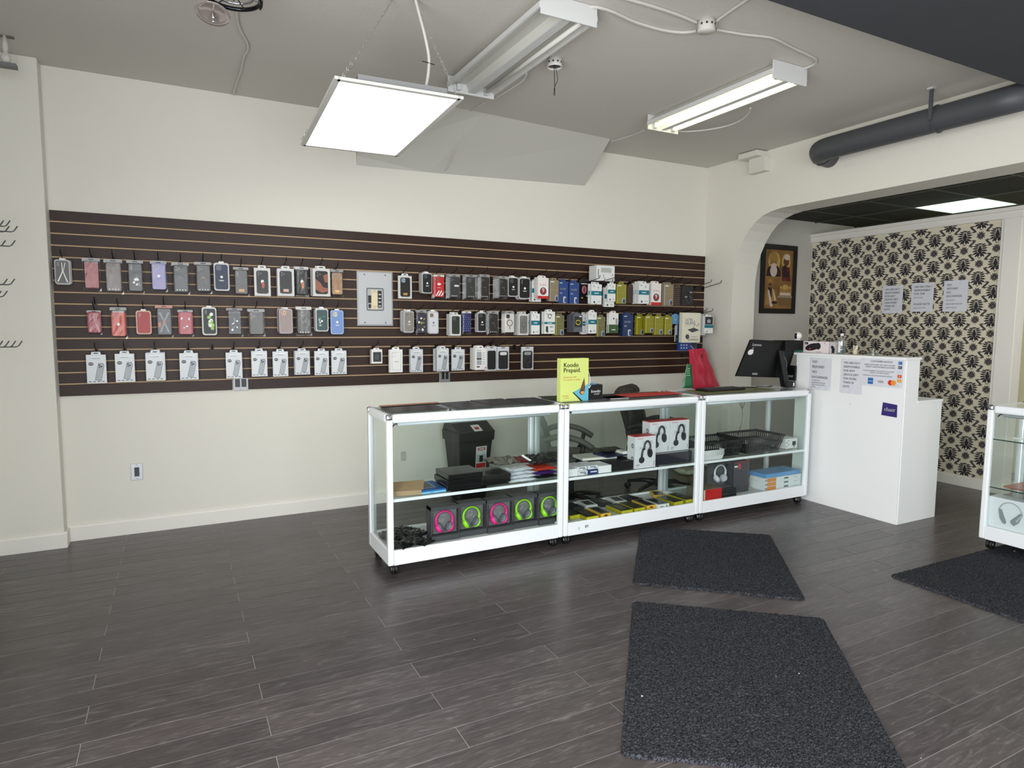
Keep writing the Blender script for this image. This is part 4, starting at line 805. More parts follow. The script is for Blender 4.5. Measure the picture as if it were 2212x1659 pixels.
# ---- left case, deck: headphone boxes
HG = M((112, 114, 116), .3); HGD = M((66, 68, 72), .35)
def arc(cx, cz, r, a0, a1, y, n=12, sx=1): return [(cx+math.cos(a0+(a1-a0)*i/n)*r*sx, y, cz+math.sin(a0+(a1-a0)*i/n)*r) for i in range(n+1)]
def headphones(parent, cx, cz, r, y, col, cup, s=1, z0=None):
    mb = MB(); p = arc(cx, cz, r, -.95, PI+.95, y, 22)
    mb.tube(p, [.0060*s+.006*s*abs(math.cos(i/22*PI))**2 for i in range(23)], 6, 0)
    mb.build('headband', M(col, .35), parent)
    for sg in (-1, 1):
        e = MB(); ex = cx+sg*r*.60; ez = cz-r*.82
        ax = Vector((-sg*.80, -.22, .50)).normalized()
        c = Vector((ex, y, ez))
        e.tube([c-ax*.024*s, c-ax*.018*s, c-ax*.004*s, c+ax*.004*s], [.018*s, .030*s, .036*s, .036*s], 14, 0)
        ec = e.build('ear_cup', M(col, .35), parent)
        MB().tube([c+ax*.004*s, c+ax*.012*s, c+ax*.018*s], [.032*s, .033*s, .020*s], 14, 0).build('ear_pad', cup, ec)
hx = [2.058+i*.1905 for i in range(5)]
for i, (c, nm) in enumerate((((236, 40, 140), 'left pink'), ((150, 226, 30), 'leftmost green'), ((236, 40, 140), 'right pink'), ((150, 226, 30), 'middle green'), ((150, 226, 30), 'rightmost green'))):
    w, h, d = .187, .212, .10
    t = thing('headphone_box', '%s headphones in a clear-fronted grey box on the left showcase deck' % nm, 'headphones', (hx[i]+w/2, -1.535+.012*(i % 2), ZD))
    MB().box(-w/2, w/2, 0, .03, 0, .034).box(-w/2, w/2, d-.004, d, 0, h).box(-w/2, -w/2+.003, .02, d, 0, h).box(w/2-.003, w/2, .02, d, 0, h).box(-w/2, w/2, .015, d, h-.022, h).build('box', M((72, 72, 76), .35), t)
    sl = MB()
    for k in range(14):
        for s in (-1, 1): sl.rbox(s*w*.44, .05+k*.0098, .010, .004, .001, .0195, .0205, 0)
    MB().rect(-w/2+.004, w/2-.004, .034, h-.022, .052, 0).build('inner_card', M((118, 118, 120), .5), t)
    sl.build('vent_slots', BLACK, t)
    MB().box(-w/2+.003, w/2-.003, .018, .019, .034, h-.022).build('window', TRAY if 0 else FILM, t)
    mb = MB(); mb.rect(-.02, .02, .145, .150, .0515, 0); [mb.disc(random.uniform(-.03, .03), .115+random.uniform(-.012, .012), .010, .004, .0514-.0001*k, 0, 6, random.random()*3) for k in range(6)]
    mb.build('print', M((150, 150, 150), .5), t)
    headphones(t, 0, .122, .056, .034, c, M((104, 108, 116), .5), s=.95)
for i in range(9):
    pouch('black_bagged_pack', ('black wrapped packs heaped at the left end of the left showcase deck'), 1.86+(i % 3)*.068+random.uniform(-.01, .01), -1.53+(i//3)*.11, ZD+.001+(.020 if i % 2 else 0), .12, .12, .028, ((24, 26, 26), (38, 40, 40), (20, 20, 22))[i % 3], rz=random.uniform(-1, 1), group='black wrapped packs at the left end of the showcase deck', seed=50+i, sag=.006, cat='pack', rough=.22)
# ---- things lying on the left case
ZT_ = .9685
def plate(name, label, x, y, w, d, h, col, rz, cat='tablet part', hole=None, z=ZT_):
    o = boxy(name, label, cat, x, y, z, w, d, h, col, rz=rz, rough=.35, bevel=.001)
    if hole: MB().lathe([(0, 0), (hole, 0), (hole, .0006), (0, .0006)], (w*.05, d*.1, h), 12).build('hole', M((3, 3, 3), .6), o)
    return o
plate('dark_glass_plate', 'dark plate with black trim at the left end of the left showcase top', 1.98, -1.44, .36, .20, .006, (50, 46, 44), .04)
o = MB().box(-.20, .20, -.012, .012, 0, .010).build('copper_bar', M((196, 140, 112), .35, .5), loc=(2.02, -1.235, ZT_), rz=.06, bevel=.002, **T('copper coloured bar lying along the back of the left showcase top', 'bar'))
MB().box(-.2, .21, -.05, -.014, .0, .006).build('black_trim', BLACK, o)
plate('dark_tablet', 'dark flat tablet with a central hole, leftmost on the left showcase', 2.345, -1.38, .235, .30, .007, (62, 60, 60), .10, hole=.011, cat='tablet')
plate('dark_tablet', 'dark flat tablet overlapping the one with the hole, middle of the row', 2.59, -1.34, .24, .29, .008, (50, 49, 50), .06, hole=.010, cat='tablet')
plate('dark_tablet', 'black flat tablet at the right end of the left showcase top', 2.83, -1.37, .22, .30, .008, (40, 39, 40), -.04, cat='tablet')
MB().lathe([(0, 0), (.007, 0), (.007, .006), (0, .007)], (0, 0, 0), 10).build('white_button', PALE, loc=(2.735, -1.50, ZT_+.0005), **T('small white round button between two dark tablets', 'button'))
# ---- things on the middle case
plate('green_black_sheet', 'dark green and black sheet at the rear left of the middle showcase', 3.12, -1.26, .22, .20, .004, (40, 56, 30), -.1, cat='sheet')
t = thing('display_sign', 'yellow-green prepaid phone sign standing on the middle showcase', 'sign', (3.108, -1.50, ZT_), 0)
W, Hh = .225, .295
MB().box(-W/2, W/2, 0, .05, 0, Hh).build('sign_body', M((208, 220, 124), .45), t, bevel=.002)
mb = MB(); Y = -.0008
mb.text('Koodo', -W*.41, Hh*.80, .043, Y, 0); mb.text('Prepaid.', -W*.41, Hh*.68, .043, Y, 0)
for dx in (.0007, -.0007): mb.text('Koodo', -W*.41+dx, Hh*.80, .043, Y-.0001, 0); mb.text('Prepaid.', -W*.41+dx, Hh*.68, .043, Y-.0001, 0)
mb.text('Spend less with', -W*.41, Hh*.55, .017, Y, 1); mb.text('no contract to check', -W*.41, Hh*.49, .016, Y, 1); mb.text('koodo', -W*.43, Hh*.12, .018, Y, 1); mb.text('prepaid', -W*.37, Hh*.08, .012, Y, 1)
mb.flat([(-W*.08, Hh*.21), (W*.5, Hh*.40), (W*.5, 0), (W*.28, 0)], Y, 2)
mb.flat([(W*.16, Hh*.20), (W*.23, Hh*.14), (W*.34, Hh*.16), (W*.38, Hh*.30), (W*.34, Hh*.55), (W*.22, Hh*.32)], Y-.0004, 3); mb.disc(W*.28, Hh*.2, .014, .012, Y-.0008, 4, 10); mb.disc(W*.27, Hh*.25, .006, .008, Y-.001, 5, 8)
mb.flat([(W*.22, 0), (W*.30, 0), (-W*.05, Hh*.22), (-W*.08, Hh*.21)], Y-.0003, 0)
mb.build('print', [M((18, 18, 20), .5), M((196, 84, 30), .5), M((96, 176, 196), .45), M((110, 70, 44), .5), M((206, 150, 90), .5), M((40, 26, 20), .5)], t)
MB().tube(curve([(W/2-.004, .02, Hh*.78), (W/2+.010, .02, Hh*.7), (W/2+.012, .0, Hh*.5), (W/2+.004, 0, Hh*.3), (W/2+.02, -.0, Hh*.36)]), .0022, 5).build('cord', PALE, t)
t = thing('black_cube_box', 'small black cube box with white lettering right of the yellow-green sign', 'box', (3.30, -1.47, ZT_), .0)
MB().box(-.062, .062, 0, .10, 0, .105).build('box', M((12, 12, 14), .35), t, bevel=.002)
mb = MB(); mb.text('koodo', -.036, .050, .030, -.0008, 0); mb.text('prepaid', -.01, .036, .014, -.0008, 0); mb.build('print', [PALE], t)
MB().box(-.05, .02, .02, .06, .105, .112).build('blue_slip', M((90, 160, 200), .4), t)
MB().box(.08, .24, -.07, .07, 0, .004).build('price_card', M((205, 205, 204), .5), loc=(3.33, -1.44, ZT_), rz=.05, **T('white and black printed card lying by the black cube box', 'card'))
plate('black_sheet', 'long black folder under the red sheet on the middle showcase', 3.72, -1.36, .66, .26, .004, (20, 20, 22), .0, cat='folder')
plate('red_sheet', 'bright red sheet lying on the middle showcase', 3.86, -1.38, .52, .17, .003, (216, 62, 60), .02, cat='sheet', z=ZT_+.0045)
# ---- middle case, upper shelf
def small_print(mb, w, d, h):
    mb.box(-w*.3, w*.3, -d/2-.0006, -d/2, h*.55, h*.8, 0); mb.box(w*.1, w*.4, -d/2-.0006, -d/2, h*.2, h*.45, 0); return [M((110, 114, 122), .5)]
def navy_print(mb, w, d, h):
    mb.box(-w*.3, w*.38, -d/2-.0006, -d/2, h*.4, h*.7, 0); return [M((200, 206, 220), .5)]
y0 = -1.50
boxy('small_white_box', 'plain white box at the left end of the middle showcase shelf', 'box', 3.055, y0, ZS+.001, .085, .14, .052, (226, 228, 230), bevel=.001)
boxy('small_white_box', 'lower of two small white boxes with grey print on the middle shelf', 'box', 3.140, y0, ZS+.001, .078, .14, .030, (214, 216, 220), extra=small_print)
boxy('small_white_box', 'upper of two small white boxes with grey print on the middle shelf', 'box', 3.138, y0+.01, ZS+.0315, .078, .14, .028, (216, 218, 222), extra=small_print)
boxy('navy_box', 'small navy box under a white one on the middle shelf', 'box', 3.225, y0, ZS+.001, .078, .14, .032, (30, 48, 104), extra=navy_print)
boxy('small_white_box', 'small white box lying on the navy box', 'box', 3.228, y0+.01, ZS+.0335, .078, .14, .026, (214, 216, 222), extra=small_print)
boxy('small_white_box', 'blank white box right of the navy one', 'box', 3.322, y0, ZS+.001, .105, .15, .052, (232, 233, 234), bevel=.002)
boxy('black_box', 'long low black box supporting papers on the middle shelf', 'box', 3.49, -1.43, ZS+.001, .22, .26, .062, (10, 10, 12), rough=.5)
boxy('blue_white_folder', 'white folder with blue edge lying on the black box', 'folder', 3.38, -1.36, ZS+.064, .28, .16, .018, (206, 206, 196), rz=-.1)
boxy('navy_folder', 'dark navy folder on the black box', 'folder', 3.50, -1.40, ZS+.083, .22, .16, .010, (22, 28, 62), rz=.1)
pouch('black_yellow_pack', 'black and yellow pack lying highest on the middle shelf papers', 3.53, -1.34, ZS+.094, .18, .13, .03, (52, 52, 44), seed=71, cat='pack')
boxy('white_lid_box', 'white strip box left of the front headphone carton', 'box', 3.57, -1.42, ZS+.0945, .05, .12, .02, (216, 216, 210))
def hpcarton(label, x, y, z, w=.187, h=.235, d=.09):
    t = thing('headphone_carton', label, 'box', (x, y, z))
    MB().box(-w/2, w/2, 0, d, 0, h-.004).build('carton', M((216, 216, 220), .4), t, bevel=.001)
    MB().box(-w/2, w/2, 0, d, h-.004, h).build('top_face', M((190, 40, 40), .45), t)
    mb = MB(); Y = -.0008
    mb.tube(arc(.014, h*.64, .045, -.55, PI+.35, -.002, 16, .62), .008, 6, 0)
    mb.tube([(-.020, -.002, h*.62), (-.032, -.002, h*.48), (-.034, -.002, h*.36)], .008, 6, 0)
    mb.disc(-.034, h*.26, .026, .024, Y-.001, 0, 14); mb.disc(.040, h*.46, .025, .036, Y-.001, 0, 14, .2); mb.disc(.036, h*.46, .012, .022, Y-.0014, 3, 10, .2)
    mb.text('WIRELESS', -w*.42, h*.90, .013, Y, 1); mb.text('YOUR', -w*.18, h*.74, .036, Y, 2); mb.text('MUSIC', -w*.28, h*.56, .036, Y, 2); mb.text('BASS', -w*.44, h*.09, .015, Y, 0); mb.text('sound', -w*.44, h*.04, .010, Y, 0); mb.rect(w*.40, w*.45, h*.04, h*.2, Y, 2)
    mb.build('print', [M((44, 44, 54), .45), M((190, 50, 50), .5), M((170, 170, 174), .5), M((30, 30, 38), .4)], t)
    s = MB()
    for zz in (.7, .3):
        s.add([(-w/2-.0008, .03+math.cos(a)*.014, h*zz+math.sin(a)*.018) for a in [i*PI/5 for i in range(10)]], [tuple(range(10))], 0)
        s.add([(-w/2-.0012, .03+math.cos(a)*.007, h*zz+math.sin(a)*.011) for a in [i*PI/5 for i in range(10)]], [tuple(range(10))], 1)
    s.build('side_print', [M((70, 70, 76), .5), M((200, 200, 204), .5)], t)
    return t
hpcarton('front white headphone carton standing on the middle shelf, lowest of three', 3.672, -1.575, ZS+.001)
boxy('dark_plinth_box', 'dark translucent box carrying two white headphone cartons', 'box', 3.955, -1.44, ZS+.001, .36, .22, .082, (36, 36, 46), rough=.2)
hpcarton('raised white headphone carton in the middle of three', 3.865, -1.50, ZS+.084)
hpcarton('raised white headphone carton at the right of three', 4.055, -1.50, ZS+.084)
# ---- middle case, deck: phone boxes, mostly black with yellow ends
def ybox(label, u, v, w, d, h, rz, kind, ybk=None):
    p = at(u, v, 'z', ZD); t = thing('phone_box', label, 'box', (p[0], p[1], ZD+.001), rz)
    base, end, top = dict(y=((150, 144, 28), (186, 182, 36), (58, 58, 44)), o=((214, 168, 50), (222, 176, 60), (96, 96, 92)), w=((222, 224, 222), (226, 228, 226), (120, 122, 120)), k=((60, 60, 60), (40, 40, 42), (46, 48, 50)))[kind]
    MB().box(-w/2, w/2, 0, d, 0, h).build('box', M(base, .35), t, bevel=.002)
    mb = MB(); mb.add([(-w/2+.002, .002, h+.0006), (w/2-.002, .002, h+.0006), (w/2-.002, d-.002, h+.0006), (-w/2+.002, d-.002, h+.0006)], [(0, 1, 2, 3)], 0)
    mb.add([(-w*.28, .02, h+.001), (w*.28, .02, h+.001), (w*.28, d*.85, h+.001), (-w*.28, d*.85, h+.001)], [(0, 1, 2, 3)], 1)
    mb.rect(-w/2+.003, w/2-.003, .003, h-.003, -.0006, 2)
    if kind == 'o': mb.disc(0, h*.5, w*.2, h*.18, -.001, 3, 12)
    if kind == 'y': mb.text('phone', -w*.2, h*.35, h*.35, -.001, 0)
    if kind == 'w': mb.rect(-w*.36, -w*.05, h*.35, h*.6, -.001, 4); mb.disc(w*.25, h*.5, w*.1, h*.2, -.001, 4, 8)
    mb.build('print', [M(top, .3), M((36, 38, 38) if kind != 'y' else (78, 76, 60), .2), M(end, .4), M((70, 20, 20), .4), M((130, 140, 130), .4)], t)
YB = [(1244, 1121, .105, .17, .028, .08, 'y', 'leftmost yellow-ended box in the front row of the deck'), (1280, 1124, .105, .17, .028, .02, 'y', 'second yellow-ended box from the left, front row'), (1309, 1118, .085, .17, .030, .0, 'o', 'amber box with an oval hole left of the gap, front row'),
      (1355, 1111, .105, .18, .030, .05, 'y', 'yellow-ended box right of the front row gap'), (1382, 1106, .10, .18, .030, .03, 'y', 'middle yellow-ended box of the front row'), (1407, 1100, .085, .18, .030, .0, 'o', 'amber box with an oval hole at the centre right'),
      (1434, 1098, .105, .17, .032, .02, 'w', 'white phone box among the yellow ones'), (1466, 1092, .10, .18, .030, .10, 'y', 'yellow-ended box right of the white one'), (1491, 1087, .09, .20, .030, .05, 'y', 'rightmost yellow-ended box of the deck')]
for u, v, w, d, h, rz, kd, lb in YB: ybox(lb, u, v, w, d, h, rz, kd)
for i, (x, y, kd) in enumerate(((3.09, -1.37, 'k'), (3.25, -1.36, 'k'), (3.37, -1.35, 'w'), (3.50, -1.36, 'k'), (3.63, -1.36, 'w'), (3.78, -1.37, 'k'), (4.00, -1.36, 'o'))):
    q = pr_ = None
    t = thing('phone_box', ('dark box at the left end of the rear row on the deck', 'second dark box from the left, rear row', 'first white-rimmed box of the rear row', 'dark box between two white-rimmed ones, rear row', 'second white-rimmed box of the rear row', 'dark box right of the rear white-rimmed ones', 'amber-edged box near the rear right post')[i], 'box', (x, y, ZD+.001), (-.25, .1, -.1, .06, -.12, .2, -.5)[i])
    c = dict(k=(48, 50, 52), w=(206, 208, 208), o=(206, 164, 50))[kd]
    MB().box(-.05, .05, 0, .15, 0, .024).build('box', M(c, .35), t, bevel=.002)
    MB().box(-.034, .034, .02, .12, .024, .0248).build('print', M((26, 28, 30), .25), t)
# ---- right case, upper shelf: baskets
def basket(name, label, x, y, z, w, d, h, col, rz=0, tap=.82, solid=False):
    t = thing(name, label, 'basket', (x, y, z), rz)
    def P(s, tt, zz):   # perimeter point
        f = tap+(1-tap)*zz/h; hw, hd = w/2*f, d/2*f
        k, r_ = int(tt) % 4, tt-int(tt)
        return [(-hw+2*hw*r_, -hd, zz), (hw, -hd+2*hd*r_, zz), (hw-2*hw*r_, hd, zz), (-hw, hd-2*hd*r_, zz)][k]
    mb = MB()
    def band(z0, z1, th=.003):
        for k in range(4):
            a, b, c, d_ = P(0, k, z0), P(0, k+.9999, z0), P(0, k+.9999, z1), P(0, k, z1)
            n = [(0, -1), (1, 0), (0, 1), (-1, 0)][k]; o_ = lambda p: (p[0]-n[0]*th, p[1]-n[1]*th, p[2])
            mb.add([a, b, c, d_, o_(a), o_(b), o_(c), o_(d_)], [(0, 1, 2, 3), (5, 4, 7, 6), (3, 2, 6, 7), (0, 4, 5, 1)])
    if solid: band(0, h)
    else:
        band(0, h*.12); band(h*.46, h*.60); band(h*.88, h)
        for k in range(4):
            L_ = w if k % 2 == 0 else d; n_ = int(L_/.021)
            for i in range(n_):
                for (za, zb_) in ((h*.12, h*.46), (h*.60, h*.88)):
                    t0 = k+(i+.15)/n_; t1 = k+(i+.68)/n_
                    mb.add([P(0, t0, za), P(0, t1, za), P(0, t1, zb_), P(0, t0, zb_)], [(0, 1, 2, 3)])
    mb.box(-w/2*tap, w/2*tap, -d/2*tap, d/2*tap, 0, .003)
    mt = M(col, .4); mb.build('basket_body', mt, t)
    rm = MB(); q = [P(0, k, h) for k in range(4)]; rm.tube([q[0], q[1]], .004, 6); rm.tube([q[1], q[2]], .004, 6); rm.tube([q[2], q[3]], .004, 6); rm.tube([q[3], q[0]], .004, 6)
    rm.build('rim', mt, t)
basket('plastic_basket', 'left black lattice basket on the right showcase shelf', 4.47, -1.40, ZS+.001, .44, .30, .125, (16, 16, 18), 0)
basket('plastic_basket', 'right black lattice basket on the right showcase shelf', 4.93, -1.39, ZS+.001, .46, .31, .130, (18, 18, 20), .0)
for i in range(3):
    basket('white_tray', ('lowest', 'middle', 'topmost')[i]+' of three nested white trays left of the black baskets', 4.31, -1.52, ZS+.001+i*.016, .25, .13, .042, (214, 216, 216), .0, .88, True)
def tree_print(mb, w, d, h):
    mb.box(w*.06, w*.36, -d/2-.0006, -d/2, h*.3, h*.7, 0); mb.box(w*.18, w*.24, -d/2-.0006, -d/2, h*.1, h*.3, 0)
    for k in range(4): mb.box(-w*.45+w*.12*(k % 2), -w*.36+w*.12*(k % 2), -d/2-.0006, -d/2, h*(.15+.2*k), h*(.27+.2*k), 1)
    return [M((40, 40, 40), .5), M((130, 134, 134), .5)]
boxy('small_printed_box', 'small white box with black print at the right end of the shelf', 'box', 5.27, -1.47, ZS+.001, .14, .10, .085, (222, 224, 222), extra=tree_print)
# deck of the right case
def red_pr(mb, w, d, h):
    mb.box(-w*.34, w*.5, -d/2-.0008, -d/2, .002, h-.002, 0); mb.box(-w*.40, -w*.34, -d/2-.0008, -d/2, .002, h-.002, 1); return [M((190, 22, 24), .4), M((226, 216, 200), .4)]
boxy('red_box', 'brown box with a bright red front at the left end of the right showcase deck', 'box', 4.33, -1.49, ZD+.001, .205, .17, .088, (128, 112, 96), extra=red_pr)
pouch('tan_shoe_like_pack', 'brown wrapped pack with white trim behind the red box', 4.30, -1.34, ZD+.092, .16, .17, .07, (94, 80, 64), seed=81, cat='pack', sag=.004)
pouch('cream_folded_pack', 'cream folded pack on top of the brown wrapped one', 4.30, -1.34, ZD+.163, .18, .17, .05, (196, 188, 168), seed=82, cat='pack', sag=.005)
boxy('black_case_box', 'lower flat black box under the white headphones', 'box', 4.52, -1.48, ZD+.001, .165, .17, .036, (26, 28, 32), rough=.2)
boxy('black_case_box', 'upper flat black box under the white headphones', 'box', 4.52, -1.475, ZD+.038, .165, .17, .030, (34, 36, 42), rough=.2)
t = thing('headphone_box', 'white headphones in a clear box on two flat black boxes', 'headphones', (4.50, -1.52, ZD+.069))
w, h, d = .19, .195, .08
MB().box(-w/2, w/2, d-.003, d, 0, h).box(-w/2, w/2, .0, d, h-.003, h).box(-w/2, w/2, 0, d, 0, .004).build('box', M((88, 90, 92), .3), t)
MB().box(-w/2, w/2, 0, .001, .004, h-.003).build('window', FILM, t)
headphones(t, 0, .115, .058, .034, (220, 222, 232), M((196, 198, 210), .5), s=.9)
boxy('dark_tag_box', 'tall dark box with a red tag beside the white headphones', 'box', 4.72, -1.42, ZD+.001, .17, .16, .255, (70, 68, 74), rough=.25, extra=lambda mb, w, d, h: (mb.box(-w*.22, -w*.06, -d/2-.0008, -d/2, h*.76, h*.93, 0), mb.box(-w*.48, -w*.26, -d/2-.0008, -d/2, h*.82, h*.87, 1), mb.box(-w*.5, w*.5, -d/2-.0006, -d/2, h*.95, h, 2), [M((200, 60, 84), .4), PALE, M((120, 50, 62), .4)])[-1])
def toy_pr(mb, w, d, h):
    mb.box(-w*.44, -w*.20, -d/2-.0008, -d/2, .002, h-.002, 0); mb.box(-w*.5, -w*.44, -d/2-.0008, -d/2, h*.2, h*.8, 2); mb.box(w*.02, w*.14, -d/2-.0008, -d/2, h*.3, h*.7, 1); mb.text('VALUE', w*.28, h*.3, h*.5, -d/2-.001, 2)
    return [M((214, 140, 66), .4), M((96, 108, 124), .4), M((150, 164, 180), .4)]
for i in range(3): boxy('long_white_box', ('lowest', 'middle', 'topmost')[i]+' of three long white and orange boxes at the right end of the deck', 'box', 5.135, -1.485, ZD+.001+i*.0345, .43, .16, .034, (222, 226, 228), extra=toy_pr, bevel=.001)
boxy('blue_box', 'flat blue box on top of the three white and orange boxes', 'box', 5.14, -1.47, ZD+.1045, .42, .17, .032, (92, 152, 206), rz=.02, rough=.3)
# ---- things on the right case
plate('yellow_black_mat', 'yellow and black mat lying on the right showcase', 4.70, -1.38, .74, .24, .004, (98, 100, 24), 0, cat='mat')
t = thing('keyboard', 'low black keyboard on the right showcase left of the screen', 'keyboard', (4.60, -1.36, ZT_+.0045), .02)
MB().box(-.21, .21, -.07, .07, 0, .014).build('keyboard_body', M((16, 16, 18), .45), t, bevel=.003)
km = MB(); [km.box(-.20+i*.0267, -.177+i*.0267, -.062+j*.025, -.041+j*.025, .014, .018) for i in range(15) for j in range(5)]
km.build('keys', M((26, 26, 28), .5), t, kind='stuff')
# point-of-sale screen seen from behind
def quad(u, v, y): p = at(u, v, 'y', y); return (p[0], y, p[2])
t = thing('till_screen', 'black till screen on a stand seen from behind, on the right showcase', 'monitor', (5.13, -1.40, ZT_+.0045))
def loc(p): return (p[0]-5.13, p[1]+1.40, p[2]-ZT_-.0045)
A_, B_, C_, D_ = quad(1623, 733, -1.50), quad(1722, 738, -1.36), quad(1700, 816, -1.30), quad(1591, 812, -1.46)
pts = [loc(p) for p in (A_, B_, C_, D_)]; th = Vector((.01, .03, -.005))
MB().add([*pts, *[tuple(Vector(p)+th) for p in pts]], [(3, 2, 1, 0), (4, 5, 6, 7), (0, 1, 5, 4), (1, 2, 6, 5), (2, 3, 7, 6), (3, 0, 4, 7)]).build('screen', M((9, 9, 10), .5, spec=.25), t, bevel=.004)
def onscreen(s, r, off=-.0015):   # point on the back of the screen, s across and r down
    a, b, c, d = [Vector(p) for p in pts]; p = a*(1-s)*(1-r)+b*s*(1-r)+c*s*r+d*(1-s)*r
    n = (b-a).cross(d-a).normalized(); n = n if n.y < 0 else -n
    return p+n*abs(off)
def screenmesh(vs, fs, s0, r0, ss, rs, m, name):
    mb = MB(); mb.add([tuple(onscreen(s0+x*ss, r0-z*rs, .002)) for x, z in vs], fs); mb.build(name, m, t)
vs, fs = textmesh('Lenovo', 'LEFT'); screenmesh(vs, fs, .06, .17, .062, .105, PALE, 'lettering')
ap = [(math.cos(a)*.5*(1+.08*math.cos(2*a)), math.sin(a)*.5-(.07*math.exp(-((a-PI/2)/.3)**2))+(.05*math.exp(-((a-1.5*PI)/.25)**2))) for a in [2*PI*i/28 for i in range(28)]]
ap = [p if not (p[0] > .30 and abs(p[1]-.06) < .22) else (p[0]-.16*(1-abs(p[1]-.06)/.22), p[1]) for p in ap]
screenmesh(ap+[(0.02, .52), (.20, .60), (.22, .80), (.06, .70)], [tuple(range(28)), (28, 29, 30, 31)], .085, .34, .105, .165, PALE, 'fruit_sticker')
screenmesh([(0, 0), (1, 0), (1, .5), (0, .5)], [(0, 1, 2, 3)], .27, .95, .10, .10, M((150, 150, 148), .4), 'label')
f0, f1 = loc(quad(1700, 838, -1.40)), loc(quad(1686, 770, -1.40))
MB().add([(f1[0]-.035, -.01, f1[2]+.05), (f1[0]+.02, -.01, f1[2]+.05), (f0[0]+.02, -.02, 0), (f0[0]-.045, -.02, 0), (f1[0]-.035, .03, f1[2]+.05), (f1[0]+.02, .03, f1[2]+.05), (f0[0]+.02, .03, 0), (f0[0]-.045, .03, 0)], [(0, 1, 2, 3)[::-1], (4, 5, 6, 7), (0, 1, 5, 4), (1, 2, 6, 5), (2, 3, 7, 6), (3, 0, 4, 7)]).build('stand', M((16, 16, 18), .4), t, bevel=.003)
b0 = loc(quad(1693, 748, -1.36))
MB().box(b0[0]-.05, b0[0]+.17, -.02, .12, b0[2]-.035, b0[2]+.05).build('customer_display', M((16, 16, 17), .5, spec=.3), t, bevel=.003)
c0 = loc(quad(1693, 800, -1.38))
MB().tube(curve([(f1[0]+.03, .0, f1[2]+.02), (f1[0]+.06, -.01, f1[2]-.04), (f1[0]+.08, .0, f1[2]-.07), (f1[0]+.075, .0, .06), (f1[0]+.05, 0, .02)]), .003, 5).build('cable', M((110, 110, 112), .4), t)
MB().box(-.055, .055, -.03, .03, 0, .05).build('card_reader', M((14, 14, 16), .35), loc=(5.345, -1.40, ZT_), bevel=.008, **T('small black device with a white tag at the end of the showcase', 'device'))
MB().tube(curve([(0, 0, 0), (.08, .05, .0), (.18, .0, .0), (.26, .04, .0), (.33, -.02, .0), (.42, .02, 0)]), .0035, 5).build('tangled_cable', BLACK, loc=(4.83, -1.34, ZT_+.009), **T('tangled black cable under the till screen', 'cable'))
MB().box(-.008, .008, 0, .001, 0, .03).build('white_tag', PALE, D.objects['card_reader'], loc=(.03, -.031, .01))
# ================================================================ white desk at the end of the counter
t = thing('reception_desk', 'tall white stepped desk at the right end of the showcases', 'desk', (5.47, -1.84, 0))
DW = M((238, 240, 240), .55, bump=.03, bscale=20)
MB().box(.005, .018, -.472, .472, 0, 1.245).build('front_panel', DW, t)
MB().prism([(.018, 0), (.495, 0), (.495, .915), (.178, .915), (.178, 1.245), (.018, 1.245)], -.477, -.459, 'y').build('side_panel', DW, t)
MB().prism([(.018, 0), (.495, 0), (.495, .915), (.178, .915), (.178, 1.245), (.018, 1.245)], .459, .477, 'y').build('side_panel', DW, t)
MB().box(-.006, .190, -.483, .495, 1.245, 1.263).build('upper_counter', DW, t, bevel=.0015); MB().box(.178, .505, -.480, .480, .915, .934).build('lower_counter', DW, t, bevel=.0015)
MB().box(.165, .178, -.459, .459, .934, 1.245).build('riser_panel', DW, t)
# papers and stickers; each is its own sheet
INKM = M((74, 76, 82), .6); PAP = M((216, 218, 226), .6)
def paper(label, plane, x, y, z0, w, h, lines, curl=.004, rz=RIGHT, pm=PAP, small=0, sz=None, cat='notice', name='paper_notice'):
    t = thing(name, label, cat, (x, y, z0), rz)
    mb = MB(); n = 6; vs = [((i/n-.5)*w, -.0012-curl*(abs(j/n-.5)*2)**3*(.4+.6*((i+j) % 2)), j/n*h) for j in range(n+1) for i in range(n+1)]
    mb.add(vs, [(j*(n+1)+i, j*(n+1)+i+1, (j+1)*(n+1)+i+1, (j+1)*(n+1)+i) for j in range(n) for i in range(n)]); mb.build('sheet', pm, t)
    return t
def letter(t, items, mats=None):
    mb = MB()
    for s_, x, z, sz, m in items: mb.text(s_, x, z, sz, -.0075, m)
    mb.build('lettering', mats or [INKM], t)
# on the desk: local x = -world y
w, h = .205, .266
t1 = paper('no refund notice, left sheet on the desk front', 'x', 5.474, -1.607, .961, w, h, 0)
letter(t1, [('NO', -.075, h*.84, .030, 0), ('REFUND', -.075, h*.68, .030, 0), ('NO', -.075, h*.52, .030, 0), ('EXCHANGE', -.075, h*.36, .028, 0), ('WE ARE NOT', -.075, h*.27, .013, 0), ('RESPONSIBLE FOR ANY', -.075, h*.20, .0125, 0), ('DEVICE FAULTS AFTER', -.075, h*.135, .0125, 0), ('REPAIR', -.075, h*.07, .0125, 0)])
w, h = .19, .275
t1 = paper('not responsible notice, middle sheet on the desk front', 'x', 5.474, -1.888, .957, w, h, 0)
letter(t1, [(s_, -.066, h*(.86-.115*i), .0235, 0) for i, s_ in enumerate(('WE ARE NOT', 'RESPONSIBLE', 'FOR ANY', 'DEVICE LEFT', 'FOR MORE', 'THAN 30', 'DAYS'))])
w, h = .335, .212
t1 = paper('customer notice with payment card logos, right sheet on the desk front', 'x', 5.4715, -2.135, 1.036, w, h, 0)
